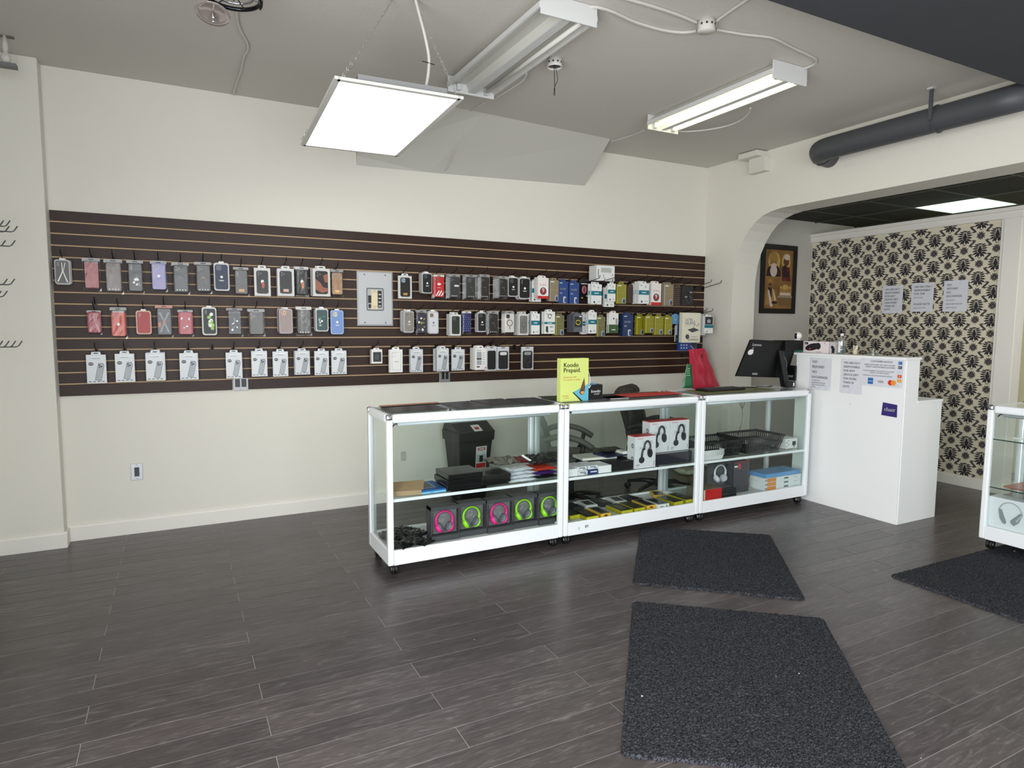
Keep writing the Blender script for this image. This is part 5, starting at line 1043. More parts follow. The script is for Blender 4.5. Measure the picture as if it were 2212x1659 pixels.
letter(t1, [('CUSTOMER NOTICE', -.085, h*.86, .019, 0), ('DEAR CUSTOMER, WE ONLY ACCEPT', -.135, h*.74, .0145, 0), ('CREDIT CARD PAYMENTS IN STORE', -.125, h*.66, .0145, 0), ('YOUR STATEMENT WILL SHOW OUR NAME', -.145, h*.52, .0125, 0), ('THANK YOU FOR COMING', -.09, h*.45, .0125, 0), ('PLEASE ASK OUR STAFF FOR MORE DETAILS', -.145, h*.35, .012, 0), ('VISA', -.022, h*.13, .024, 0)])
mb = MB(); Y = -.0075
def cardlogos(mb):
    mb.rect(-.10, -.058, h*.06, h*.28, Y, 0); mb.text('AMEX', -.097, h*.14, .014, Y-.0004, 5); mb.disc(.080, h*.16, .020, .020, Y, 1, 16); mb.disc(.102, h*.16, .020, .020, Y-.0003, 2, 16)
    for k, (m0, m1, tx) in enumerate(((0, 5, 'AX'), (4, 5, 'JCB'), (5, 0, 'VISA'), (1, 2, ''), (2, 3, ''), (5, 4, 'pay'))):
        zz = h*(.87-.155*k); mb.rect(.132, .160, zz-.011, zz+.011, Y, m0)
        if tx: mb.text(tx, .134, zz-.004, .011, Y-.0004, m1)
        else: mb.disc(.146, zz, .008, .008, Y-.0004, m1, 10)
cardlogos(mb); mb.build('card_logos', [M((34, 104, 178), .4), M((206, 40, 36), .4), M((236, 150, 40), .4), M((240, 190, 60), .4), M((80, 84, 96), .4), M((226, 228, 232), .4)], t1)
t1 = thing('sticker', 'dark purple sticker with white lettering on the desk front', 'sticker', (5.474, -2.212, .812), RIGHT)
MB().flat([(-.060, .005), (.062, 0), (.060, .095), (-.052, .104)], -.0012, 0).build('sticker_face', M((48, 36, 112), .45), t1); mb = MB(); mb.text('chatr', -.040, .040, .042, -.0018, 0)
for dx in (.0008, -.0008): mb.text('chatr', -.040+dx, .040, .042, -.0019, 0)
mb.build('lettering', PALE, t1)
MB().disc(0, 0, .003, .003, 0, 0, 8).build('screw_hole', BLACK, loc=(5.4735, -1.89, .87), rz=RIGHT, **T('tiny dark hole in the middle of the desk front', 'hole'))
# on the partition
for (ya, yb_, z0, z1, lab, lines) in ((-.970, -1.183, 1.628, 1.909, 'left notice sheet on the damask partition', ['WE ARE NOT', 'RESPONSIBLE', 'FOR ANY', 'DEVICE LEFT', 'FOR MORE', 'THAN 30', 'DAYS']), (-1.268, -1.482, 1.640, 1.922, 'middle notice sheet on the damask partition', ['WE ARE ONLY', 'RESPONSIBLE', 'FOR THE', 'FIRST 30 DAYS', '', 'PLEASE NOTE', 'WE DO NOT GIVE']), (-1.574, -1.788, 1.636, 1.928, 'right no refund sheet on the damask partition', ['NO', 'REFUND', 'NO', 'EXCHANGE', 'WE ARE NOT', 'RESPONSIBLE FOR ANY', 'DEVICE FAULTS'])):
    w, h = ya-yb_, z1-z0
    t1 = paper(lab, 'x', 7.2245, (ya+yb_)/2, z0, w, h, 0)
    letter(t1, [(s_, -w*.36, h*(.83-.12*i), (.026 if len(s_) < 12 and 'refund' not in lab or i < 4 and 'refund' in lab else .013) if len(s_) < 13 else .014, 0) for i, s_ in enumerate(lines)])
# items on the desk
ZK = 1.2635
def lathe_thing(name, label, cat, x, y, z, parts):
    t = thing(name, label, cat, (x, y, z))
    for n_, prof, m in parts: MB().lathe(prof, (0, 0, 0), 20).build(n_, m, t)
    return t
pos = lambda u, v: at(u, v, 'x', 5.56)
p = pos(1722, 760)
t = thing('security_camera', 'white round-headed security camera on the left end of the desk', 'camera', (5.56, p[1], ZK), RIGHT)
MB().box(-.035, .035, -.03, .03, 0, .075).build('box', M((60, 140, 120), .5), t)
MB().lathe([(0, .075), (.034, .075), (.036, .085), (.030, .105), (.014, .112), (0, .113)], (0, 0, 0), 20).build('base', PALE, t)
MB().lathe([(.001, .108)]+[(.034*math.sin(a), .142-.034*math.cos(a)) for a in [PI*i/10 for i in range(1, 10)]]+[(.001, .176)], (0, 0, 0), 20).build('head', PALE, t)
mb = MB(); mb.add([(math.sin(a)*.0345*math.cos(b), -math.cos(a)*.0345*math.cos(b), .142+math.sin(b)*.0345) for b in [-.75+1.5*j/6 for j in range(7)] for a in [-.42+.84*i/4 for i in range(5)]], [(j*5+i, j*5+i+1, (j+1)*5+i+1, (j+1)*5+i) for j in range(6) for i in range(4)], 0); mb.build('lens_panel', M((10, 10, 12), .15), t)
MB().tube([(0, -.0345, .142), (0, -.036, .142)], .009, 12).build('lens', M((60, 60, 70), .1), t)
MB().box(-.02, .02, -.006, .006, 0, .02).build('blue_clip', M((110, 130, 190), .4), loc=(5.60, p[1]+.07, ZK), **T('small blue clip left of the round-headed camera', 'clip'))
pa, pb = pos(1738, 760), pos(1792, 760); pc = pos(1805, 760)
t = thing('speaker_box', 'white and pink box picturing a black speaker on the desk', 'box', (5.54, (pa[1]+pb[1])/2, ZK), RIGHT); w = pa[1]-pb[1]; h = .098
MB().box(-w/2, w/2, 0, .10, 0, h).build('box', M((228, 218, 220), .4), t, bevel=.001)
mb = MB(); mb.disc(-w*.12, h*.52, w*.30, h*.30, -.0008, 0, 18, .22); mb.disc(w*.10, h*.60, w*.11, h*.30, -.0010, 0, 12, .1); mb.disc(-w*.22, h*.36, .008, .008, -.0016, 2, 10); mb.rect(-w*.44, -w*.30, h*.72, h*.92, -.0009, 1); mb.text('JBL', -w*.42, h*.76, .012, -.0015, 3); mb.text('PORTABLE', w*.04, h*.06, .011, -.0009, 0); mb.rect(w*.34, w*.38, h*.84, h*.90, -.0009, 2)
mb.build('print', [M((34, 32, 38), .5), M((44, 30, 36), .5), M((200, 60, 60), .4), PALE], t)
t = thing('speaker_side_box', 'dark grey sided box between the speaker box and the bottle', 'box', (5.55, (pb[1]+pc[1])/2-.004, ZK), RIGHT); w = (pb[1]-pc[1])*.92
MB().box(-w/2, w/2, 0, .09, 0, .096).build('box', M((196, 190, 190), .4), t, bevel=.001); mb = MB(); mb.flat([(-w*.1, .005), (w*.4, .005), (w*.45, .04), (w*.2, .062), (-w*.15, .068), (-w*.3, .055), (-w*.1, .035)], -.0008); mb.build('print', DARK, t)
p = pos(1817, 764)
CL = clear('bottle_plastic', (.86, .90, .92), .10, .08)
lathe_thing('spray_bottle', 'clear bottle with white cap standing on the desk', 'bottle', 5.56, p[1], ZK, [('bottle', [(.026, 0), (.030, .004), (.030, .115), (.026, .130), (.012, .145), (.011, .150)], CL), ('liquid', [(.0, .003), (.0285, .003), (.0285, .07), (0, .07)], clear('liquid', (.8, .86, .9), .1, .05)), ('cap', [(0, .148), (.013, .148), (.013, .168), (0, .169)], PALE)])
mb = MB(); mb.add([(math.cos(a)*.0305, math.sin(a)*.0305, z_) for z_ in (.015, .105) for a in [PI-.35+.7*i/5 for i in range(6)]], [(i, i+1, i+7, i+6) for i in range(5)]); o = mb.build('label', PALE, [q_ for q_ in D.objects if q_.name.startswith('spray_bottle')][0])
p = pos(1847, 764)
t = lathe_thing('owl_figurine', 'small beige owl figurine on the desk right of the bottle', 'figurine', 5.56, p[1], ZK, [('body', [(.0, 0), (.014, 0), (.013, .004), (.019, .018), (.018, .032), (.014, .042), (0, .046)], M((196, 186, 158), .6, var=.25, vscale=90)), ('head', [(0, .038), (.017, .042), (.021, .052), (.018, .064), (.008, .068), (0, .067)], M((214, 206, 184), .6))])
mb = MB(); [mb.disc(s*.008, .054, .0055, .0065, -.0195, 0, 10) for s in (-1, 1)]; mb.build('eyes', M((90, 70, 50), .4), t).rotation_euler = (0, 0, RIGHT)
mb = MB(); [mb.prism([(s*.018, .062), (s*.006, .066), (s*.016, .078)], -.004, .004) for s in (-1, 1)]; mb.build('ear_tufts', M((214, 206, 184), .6), t).rotation_euler = (0, 0, RIGHT)
p = pos(1886, 765)
lathe_thing('glass_cloche', 'small clear glass cone dish on the desk, rightmost item', 'glass dish', 5.56, p[1], ZK, [('glass', [(.036, .0), (.037, .006), (.028, .036), (.014, .050), (.008, .058), (.010, .070)], CL), ('inner_core', [(0, .002), (.006, .002), (.006, .055), (0, .058)], M((196, 190, 176), .4)), ('foot', [(0, 0), (.036, 0), (.036, .002), (0, .002)], CL)])
t = thing('black_box_hanging', 'small black box with white lettering behind the till screen on the desk end', 'box', (5.44, -1.335, 1.02), RIGHT)
MB().box(-.04, .05, 0, .02, .0, .13).build('box', M((12, 12, 14), .4), t); MB().text('ASUS', -.02, .03, .022, -.001, 0).build('lettering', PALE, t)

# ---- contents of the right-hand showcase
t = thing('headphone_carton', 'white carton with a grey headphone picture in the right-edge showcase', 'box', (5.475, -3.075, ZD+.0152), RIGHT); w, h = .30, .21
MB().box(-w/2, w/2, 0, .11, 0, h).build('carton', M((224, 226, 232), .4), t, bevel=.001)
mb = MB(); mb.tube(arc(-.02, h*.58, .070, .15, PI-.15, -.003, 18, .95), .0035, 6, 0); mb.prism([(-.090, .135), (-.072, .140), (-.040, .060), (-.046, .045), (-.060, .048), (-.078, .075)], -.004, -.0008, 'y', 1); mb.prism([(.050, .128), (.034, .136), (-.018, .075), (-.014, .058), (.004, .045), (.030, .070)], -.004, -.0008, 'y', 1); mb.prism([(.050, .122), (.044, .130), (.012, .082), (.020, .070)], -.006, -.004, 'y', 0)
mb.build('print', [M((176, 180, 186), .4), M((140, 144, 150), .4)], t)
MB().box(-.30, .30, -.14, .14, 0, .006).build('copper_board', M((170, 106, 92), .35, .3), loc=(5.66, -3.28, .4402), rz=RIGHT, bevel=.001, **T('reddish copper board on the lower shelf of the right-edge showcase', 'board'))
MB().box(-.13, .13, -.012, .012, 0, .006).build('white_strip', PALE, loc=(5.60, -3.12, .7602), rz=RIGHT+.1, **T('thin white strip on the upper shelf of the right-edge showcase', 'strip'))
MB().tube(curve([(0, 0, 0), (.02, 0, -.1), (-.01, 0, -.16), (-.05, 0, -.06), (-.03, 0, .0), (.0, 0, -.25), (-.06, 0, -.42), (-.12, 0, -.58)]), .0025, 5).build('hanging_cable', M((60, 60, 60), .4), loc=(5.10, -1.135, .93), **T('thin dark cable hanging behind the right showcase', 'cable'))
# ================================================================ behind the counter
t = thing('waste_bin', 'black swing-top waste bin against the back wall behind the left showcase', 'waste bin', (2.885, -.20, 0), .12)
BL = M((26, 27, 28), .42)
def frus(mb, w0, d0, w1, d1, z0, z1, m=0):
    mb.add([(-w0/2, -d0/2, z0), (w0/2, -d0/2, z0), (w0/2, d0/2, z0), (-w0/2, d0/2, z0), (-w1/2, -d1/2, z1), (w1/2, -d1/2, z1), (w1/2, d1/2, z1), (-w1/2, d1/2, z1)],
           [(0, 3, 2, 1), (4, 5, 6, 7), (0, 1, 5, 4), (1, 2, 6, 5), (2, 3, 7, 6), (3, 0, 4, 7)], m)
mb = MB(); frus(mb, .24, .18, .33, .26, 0, .53); mb.build('bin_body', BL, t, bevel=.012)
mb = MB(); frus(mb, .35, .28, .36, .29, .515, .60); mb.build('rim', BL, t, bevel=.008)
mb = MB(); mb.add([(-.175, -.14, .60), (.175, -.14, .60), (.175, .14, .60), (-.175, .14, .60), (-.175, -.02, .665), (.175, -.02, .665), (.175, .11, .665), (-.175, .11, .665)], [(0, 3, 2, 1), (4, 5, 6, 7), (0, 1, 5, 4), (1, 2, 6, 5), (2, 3, 7, 6), (3, 0, 4, 7)]); mb.build('lid', M((38, 39, 40), .4), t, bevel=.006)
def tilt(zz): return -(.09+(.13-.09)*zz/.53)-.004
mb = MB()
def fq(x0, x1, z0, z1, m, o=0): mb.add([(x0, tilt(z0)-o, z0), (x1, tilt(z0)-o, z0), (x1, tilt(z1)-o, z1), (x0, tilt(z1)-o, z1)], [(0, 1, 2, 3)], m)
fq(.0, .105, .25, .47, 0); fq(.005, .10, .265, .325, 2, .0006); fq(.005, .10, .33, .40, 4, .0006); fq(.035, .07, .335, .39, 3, .0012); fq(.018, .088, .435, .458, 2, .0006); fq(.028, .078, .441, .452, 0, .0012); fq(.012, .095, .28, .285, 0, .0012)
mb.add([(-.02, -.139, .603), (.06, -.139, .603), (.06, -.06, .645), (-.02, -.06, .645)], [(0, 1, 2, 3)], 0); mb.add([(.0, -.12, .6155), (.04, -.12, .6155), (.04, -.09, .631), (.0, -.09, .631)], [(0, 1, 2, 3)], 2)
mb.build('label', [M((220, 220, 218), .4), M((40, 40, 40), .5), M((176, 30, 36), .45), M((20, 20, 22), .5), M((170, 176, 180), .5)], t)
def office_chair(label, x, y, rz, col, backh, sz=.46, bw=.25):
    t = thing('office_chair', label, 'chair', (x, y, 0), rz)
    m = M(col, .6, bump=.25, bscale=25); pl = M((24, 24, 26), .45)
    base = MB(); base.lathe([(0, .06), (.035, .06), (.03, .12), (0, .12)], (0, 0, 0), 12)
    base.build('hub', pl, t)
    for k in range(5):
        a = k*2*PI/5+.3; c, s = math.cos(a), math.sin(a)
        MB().tube([(0, 0, .10), (c*.15, s*.15, .095), (c*.29, s*.29, .07)], [.024, .02, .014], 6).build('base_leg', pl, t)
        w = MB(); n = Vector((-s, c, 0)); 
        for o_ in (-.018, .006): w.tube([Vector((c*.29, s*.29, .03))+n*o_, Vector((c*.29, s*.29, .03))+n*(o_+.012)], .028, 10)
        w.build('caster', pl, t)
    MB().tube([(0, 0, .1), (0, 0, sz-.06)], .022, 10).build('gas_column', M((60, 60, 62), .3, .6), t)
    MB().box(-.10, .10, -.10, .10, sz-.075, sz-.045).build('seat_plate', pl, t)
    sb = MB(); sb.box(-.25, .25, -.26, .24, sz-.045, sz+.055); s_ = sb.build('seat', m, t, bevel=.04)
    # backrest: curved upholstered slab, front towards -y
    n, q = 10, 12; mb = MB()
    for sd in (0, 1):
        vs = []
        for j in range(q+1):
            v = j/q; hw = bw*(1-.15*v**3)*(1 if v < .9 else 1-(v-.9)*3.2)
            for i in range(n+1):
                u = i/n*2-1
                yy = .23+.05*v+.10*v*v-.05*(1-u*u)*.0+.045*u*u*-1
                th = .045*(1-abs(u)**4*.8)*(math.sin(PI*min(1, max(0, v*.94+.03)))**.3)
                vs.append((u*hw, yy+(th if sd else -th)+.010*math.sin(v*22)*(1-sd)*.5, sz+.05+v*backh))
        fs = [(j*(n+1)+i, j*(n+1)+i+1, (j+1)*(n+1)+i+1, (j+1)*(n+1)+i) for j in range(q) for i in range(n)]
        mb.add(vs, fs if not sd else [f[::-1] for f in fs], 0, True)
    k_ = (q+1)*(n+1); rim = [i for i in range(n+1)]+[j*(n+1)+n for j in range(1, q+1)]+[q*(n+1)+i for i in range(n-1, -1, -1)]+[j*(n+1) for j in range(q-1, 0, -1)]
    o0 = 0
    for a_, b_ in zip(rim, rim[1:]+rim[:1]): mb.f.append([a_, a_+k_, b_+k_, b_]); mb.m.append(0)
    mb.build('backrest', m, t)
    MB().tube([(0, .10, sz-.06), (0, .27, sz-.04), (0, .30, sz+.12)], .022, 8).build('back_bracket', pl, t)
    for s in (-1, 1):
        X = s*.29
        a = MB(); a.tube(curve([(X, .22, sz+.19), (X, .10, sz+.225), (X, -.05, sz+.205), (X, -.17, sz+.14)]), .024, 8)
        ar = a.build('armrest', m, t)
        MB().tube([(X, -.10, sz+.18), (X, -.08, sz+.08), (X*.86, -.02, sz-.03)], .018, 8).build('arm_support', pl, ar)
    return t
office_chair('grey fabric office chair turned to the right behind the left and middle showcases', 3.55, -.79, .98, (84, 82, 76), .42, .40)
office_chair('black leather office chair behind the middle showcase', 4.50, -.76, .60, (26, 26, 28), .44, .41, .28)
t = thing('patterned_cushion_cover', 'dark camouflage patterned cover over the top of the black office chair', 'cover', (4.325, -.50, .925), .60)
mb = MB(); n = 10
vs = []
for j in range(7):
    a = PI*j/6
    for i in range(n+1):
        u = i/n*2-1; vs.append((u*.25, -math.cos(a)*.07*(1-u**6*.7), math.sin(a)*.075*(1-abs(u)**5*.7)-.045))
mb.add(vs, [(j*(n+1)+i, j*(n+1)+i+1, (j+1)*(n+1)+i+1, (j+1)*(n+1)+i) for j in range(6) for i in range(n)], 0, True); mb.build('cover_cloth', M((62, 58, 52), .7, var=.6, vscale=22), t)
# ---- plates on the back wall
def plate_(name, label, x, z, w, h, face, hole, cat='wall outlet', rz=0, y=-.001):
    t = thing(name, label, cat, (x, y, z-h/2), 0)
    MB().rbox(0, h/2, w, h, .004, -.006, 0, 0).build('cover_plate', face, t, bevel=.0015)
    if hole: MB().rbox(0, h/2, w*hole[0], h*hole[1], .003, -.0085, -.006, 0).build('socket', M((40, 42, 46), .4), t)
    for s in (-1, 1): MB().disc(0, h/2+s*h*.42, .0035, .0035, -.0066, 0, 8).build('screw', GREY, t)
    return t
plate_('wall_outlet', 'steel wall outlet low on the wall left of the showcases', .424, .441, .072, .115, M((176, 178, 182), .3, .6), (.42, .56))
p = at(871, 985, 'y', 0); plate_('blank_wall_plate', 'small pale blank plate low on the wall behind the left showcase', p[0], p[2], .045, .075, M((190, 188, 180), .6), None)
for (u, v, lab) in ((520, 828, 'steel outlet in the left notch of the slatwall'), (961, 812, 'double outlet in the right notch of the slatwall')):
    p = at(u, v, 'y', -.003); t = plate_('slatwall_outlet', lab, p[0], p[2], (cx1-cx0)*.92 if u < 700 else (dx1-dx0)*.9, .11, M((150, 150, 152), .35, .4), None)
    for s in (-1, 1): MB().rbox(s*.018 if u > 700 else s*.022, .058, .024 if u > 700 else .034, .060, .002, -.0085, -.006, 0).build('socket', BLACK, t)
# ---- electrical panel
a, b = at(771, 585, 'y', -.03), at(850, 704, 'y', -.03)
t = thing('electrical_panel', 'grey electrical panel cover in the middle of the slatwall', 'electrical panel', (a[0], -.016, b[2])); w, h = b[0]-a[0], a[2]-b[2]
PM_ = M((192, 194, 197), .42)
mb = MB(); mb.prism([(0, 0), (w, 0), (w, h), (0, h)], -.004, 0); mb.add([(0, -.004, 0), (w, -.004, 0), (w, -.004, h), (0, -.004, h), (.012, -.014, .012), (w-.012, -.014, .012), (w-.012, -.014, h-.012), (.012, -.014, h-.012)], [(4, 5, 6, 7), (0, 1, 5, 4), (1, 2, 6, 5), (2, 3, 7, 6), (3, 0, 4, 7)])
mb.build('cover', PM_, t)
MB().rbox(w*.49, h*.49, w*.48, h*.42, .012, -.0165, -.0138, 0).build('opening_rim', M((96, 98, 102), .4), t)
MB().rbox(w*.49, h*.49, w*.43, h*.38, .008, -.0172, -.0165, 0).build('breaker_plate', M((176, 178, 178), .4), t)
mb = MB(); Y = -.0180
mb.rect(w*.38, w*.55, h*.31, h*.66, Y, 0); mb.rect(w*.29, w*.38, h*.42, h*.56, Y, 1); mb.rect(w*.56, w*.67, h*.34, h*.65, Y, 1)
for k in range(4): mb.rect(w*.58, w*.65, h*(.36+.07*k), h*(.38+.07*k), Y-.0006, 2); 
mb.rect(w*.30, w*.37, h*.33, h*.40, Y, 1); mb.rect(w*.38, w*.55, h*.62, h*.625, Y-.0006, 3); mb.rect(w*.38, w*.55, h*.36, h*.365, Y-.0006, 3); mb.text('ON', w*.43, h*.64, .012, Y-.0006, 3); mb.text('OFF', w*.43, h*.32, .012, Y-.0006, 3)
mb.build('breaker', [M((226, 212, 176), .5), M((26, 26, 30), .4), M((206, 206, 204), .4), M((120, 80, 50), .5)], t)
for (x, z) in ((.2, .06), (.78, .06), (.2, .94), (.78, .94)): MB().disc(w*x, h*z, .006, .006, -.0146, 0, 10).build('screw', M((90, 90, 92), .3, .6), t)
# ================================================================ rugs
def rugmat(name, c0, c1):
    m = D.materials.new(name); m.use_nodes = True; nt = m.node_tree; b = nt.nodes['Principled BSDF']; b.inputs['Roughness'].default_value = .95; b.inputs['Specular IOR Level'].default_value = .15
    tc = nt.nodes.new('ShaderNodeTexCoord'); mp = nt.nodes.new('ShaderNodeMapping'); mp.inputs['Scale'].default_value = (1, 2.2, 1)
    n = nt.nodes.new('ShaderNodeTexNoise'); n.inputs['Scale'].default_value = 70; n.inputs['Detail'].default_value = 3
    v = nt.nodes.new('ShaderNodeTexVoronoi'); v.inputs['Scale'].default_value = 130
    nt.links.new(tc.outputs['Object'], mp.inputs[0]); nt.links.new(mp.outputs[0], n.inputs[0]); nt.links.new(mp.outputs[0], v.inputs[0])
    r = nt.nodes.new('ShaderNodeValToRGB'); e = r.color_ramp.elements; e[0].position = .38; e[0].color = (*c0, 1); e[1].position = .68; e[1].color = (*c1, 1)
    mx = nt.nodes.new('ShaderNodeMix'); mx.data_type = 'FLOAT'; mx.inputs[0].default_value = .45
    nt.links.new(n.outputs['Fac'], mx.inputs[2]); nt.links.new(v.outputs['Distance'], mx.inputs[3]); nt.links.new(mx.outputs[0], r.inputs[0]); nt.links.new(r.outputs[0], b.inputs['Base Color'])
    bp = nt.nodes.new('ShaderNodeBump'); bp.inputs['Strength'].default_value = .9; bp.inputs['Distance'].default_value = .006; nt.links.new(n.outputs['Fac'], bp.inputs['Height']); nt.links.new(bp.outputs[0], b.inputs['Normal'])
    return m
RUG = rugmat('charcoal_ribbed_rug', (.006, .0065, .009), (.068, .071, .082))
def rug(label, corners, nx, ny, th=.011):
    P = [Vector((c[0], c[1], 0)) for c in corners]; rnd = random.Random(5); ctr = sum(P, Vector())/4; mb = MB(); vs = []
    for j in range(ny+1):
        for i in range(nx+1):
            u, v = i/nx, j/ny; cu = .018; e = min(u, 1-u, v, 1-v)
            p = P[0]*(1-u)*(1-v)+P[1]*u*(1-v)+P[2]*u*v+P[3]*(1-u)*v-ctr
            if (min(u, 1-u) < cu and min(v, 1-v) < cu): p *= .985
            zz = (th+rnd.uniform(-.0024, .0024)) if e > 0 else .0006
            vs.append((p.x+rnd.uniform(-.002, .002), p.y+rnd.uniform(-.002, .002), zz))
    mb.add(vs, [(j*(nx+1)+i, j*(nx+1)+i+1, (j+1)*(nx+1)+i+1, (j+1)*(nx+1)+i)[::-1] for j in range(ny) for i in range(nx)])
    return mb.build('rug', RUG, loc=(ctr.x, ctr.y, .0003), **T(label, 'rug'))
rug('charcoal ribbed rug just in front of the middle showcase', [(3.703, -1.50), (4.413, -2.07), (3.690, -2.935), (2.985, -2.325)], 130, 120)
rug('charcoal ribbed rug nearest the camera at the bottom of the picture', [(2.835, -2.520), (3.580, -3.125), (2.785, -4.06), (2.005, -3.515)], 150, 150)
rug('charcoal rug at the right edge partly under the right showcase', [(4.439, -2.915), (5.95, -2.93), (5.95, -4.3), (4.460, -4.25)], 150, 110)
random.seed(11)
for (u, v, s_) in ((1388, 1506, .006), (1727, 1457, .005), (1677, 1463, .003), (1025, 1377, .003), (1917, 1191, .003), (2193, 1192, .010), (1991, 1632, .003)):
    p = at(u, v, 'z', .012); on = v in (1506, 1457, 1463, 1192)
    MB().flat([(-s_, 0), (s_, .1*s_), (.3*s_, 1.2*s_), (-.4*s_, .9*s_)], 0).build('paper_scrap', PALE, loc=(p[0], p[1], .0150 if on else .001), **T({1506: 'tiny white paper scrap on the left side of the near rug', 1457: 'tiny white crumb on the middle of the near rug', 1463: 'smaller white crumb left of the other on the near rug', 1377: 'tiny white speck on the floorboards left of the rugs', 1191: 'tiny white speck on the floor before the white desk', 1192: 'white scrap under the right showcase', 1632: 'tiny white speck on the floor right of the near rug'}[v], 'scrap')).rotation_euler = (-PI/2+.2, 0, .3)
# ================================================================ ceiling fittings
def tubelight(label, x0, x1, y0, y1, zb, lit, missing=()):
    t = thing('fluorescent_fixture', label, 'light fixture', ((x0+x1)/2, (y0+y1)/2, zb)); W, L_ = (x1-x0), (y1-y0); hh = H-zb
    EN = M((208, 209, 208), .4); 
    for s in (-1, 1): MB().box(-W/2, W/2, s*L_/2-.004, s*L_/2+.004, .0, hh*.98).build('end_plate', EN, t, bevel=.001)
    mb = MB(); prof = [(-W/2, .035), (-W/2, .055), (-W*.30, hh*.98), (W*.30, hh*.98), (W/2, .055), (W/2, .035), (W*.44, .04), (W*.27, .062), (W*.12, .062), (W*.06, .018), (-W*.06, .018), (-W*.12, .062), (-W*.27, .062), (-W*.44, .04)]
    mb.prism(prof, -L_/2+.004, L_/2-.004); mb.build('reflector', M((206, 205, 198), .35), t)
    MB().box(-W*.075, W*.075, -L_/2+.004, L_/2-.004, .012, .020).build('ballast_cover', EN, t)
    for s in (-1, 1):
        if s in missing: continue
        for q in (1,):
            MB().tube([(s*W*.30, -L_/2+.03, .030), (s*W*.30, L_/2-.03, .030)], .0135, 12).build('tube', M((255, 246, 196), .4, emit=7.0) if lit else M((214, 212, 206), .25), t)
    for s in (-1, 1):
        for e in (-1, 1): MB().box(s*W*.30-.012, s*W*.30+.012, e*(L_/2-.02)-.012, e*(L_/2-.02)+.012, .012, .05).build('lamp_holder', EN, t)
    for s in (-1, 1): MB().box(s*W/2-.006, s*W/2+.006, -L_/2, L_/2, .030, .058).build('side_lip', EN, t)
    return t
tubelight('unlit two-lamp fluorescent fixture in the centre of the ceiling', 2.355, 2.690, -2.30, -1.08, 3.02, False, (-1,))
tubelight('lit two-lamp fluorescent fixture on the right part of the ceiling', 4.02, 4.325, -2.27, -1.08, 3.01, True)
# hanging LED panel
t = thing('hanging_panel_light', 'bright flat rectangular panel light hanging on chains', 'ceiling light', (1.7255, -1.515, 2.60), -.047)
w, d = .598, 1.21
fr = MB(); 
for s in (-1, 1): fr.box(s*w/2-.014, s*w/2+.014, -d/2-.014, d/2+.014, 0, .014); fr.box(-w/2, w/2, s*d/2-.014, s*d/2+.014, 0, .014)
fr.build('frame', M((214, 214, 208), .4), t, bevel=.001)
MB().box(-w/2, w/2, -d/2, d/2, .003, .008).build('diffuser', M((255, 253, 244), .4, emit=4.0), t)
MB().box(-w/2+.01, w/2-.01, -d/2+.01, d/2-.01, .009, .022).build('back_tray', M((150, 152, 154), .5), t)
MB().box(-.20, w/2-.06, -d/2+.02, -d/2+.16, .022, .050).build('driver_box', M((150, 151, 150), .4, .3), t)
def chain(p0, p1, label):
    p0, p1 = Vector(p0), Vector(p1); L_ = (p1-p0).length; n = int(L_/.022); ax = (p1-p0).normalized(); s1 = ax.orthogonal().normalized(); s2 = ax.cross(s1)
    mb = MB()
    for i in range(n):
        c = p0+ax*(i+.5)*L_/n; s = s1 if i % 2 else s2; nrm = s2 if i % 2 else s1
        path = [c+ax*math.cos(a)*.0135+s*math.sin(a)*.0055 for a in [2*PI*k/8 for k in range(9)]]
        mb.tube([p-Vector((0, 0, 0)) for p in path], .0014, 4, 0, False)
    mb.v = [tuple(Vector(v)-p1) for v in mb.v]
    return mb.build('hanging_chain', M((196, 196, 190), .3, .8), loc=tuple(p1), **T(label, 'chain'))
chain((1.735, -1.88, H), (1.435, -2.10, 2.624), 'left thin chain holding the near end of the hanging panel light')
chain((1.828, -1.93, H), (1.995, -2.10, 2.624), 'right thin chain holding the near end of the hanging panel light')
chain((1.74, -1.0, H), (1.44, -.93, 2.624), 'far chain above the hanging panel light, mostly hidden behind it')
# ---- cables on the ceiling
CBL = M((206, 204, 198), .4, bump=.4, bscale=300)
def cable(label, pts, r=.008, z=H-.009, name='ceiling_cable', mat=None, extra3d=None, cat='cable'):
    P = [at(u, v, 'z', z) for u, v in pts] if not extra3d else extra3d
    P = [Vector(p) for p in P]; o = P[-1].copy()
    return MB().tube([p-o for p in curve(P)], r, 7).build(name, mat or CBL, loc=tuple(o), **T(label, cat))
cable('white cable hugging the ceiling from the chandelier down to the wall', [(511, 18), (514, 50), (524, 75), (534, 92), (535, 108), (527, 122), (521, 150), (515, 168), (508, 190), (505, 204)], .007)
cable('armoured white cable curving from the unlit fixture to the round box', [(1227, 31), (1250, 20), (1282, 15), (1320, 24), (1371, 47), (1428, 64), (1472, 70), (1504, 67)], .009)
cable('white cable entering the round box from the upper left', [(1340, -6), (1405, 12), (1465, 32), (1506, 49)], .009)
cable('white cable leaving the round box towards the upper right', [(1622, -6), (1580, 22), (1547, 46)], .008)
cable('white cable looping from the round box to the lit fixture', [(1548, 64), (1575, 69), (1612, 75), (1643, 78), (1675, 84), (1712, 103), (1747, 119), (1763, 130), (1755, 141), (1712, 157)], .008)
cable('white cable sagging behind the lit fixture', [(1621, 233), (1617, 245), (1600, 260), (1570, 272), (1529, 280), (1483, 284), (1440, 282)], .007, 3.06)
cable('thin cable from the lit fixture to the boxed ceiling patch', [(1392, 281), (1365, 292), (1340, 300), (1318, 306)], .005)
cable('white cable curving beside the unlit fixture', [(1137, 158), (1131, 172), (1103, 192), (1070, 212)], .007, 3.07)
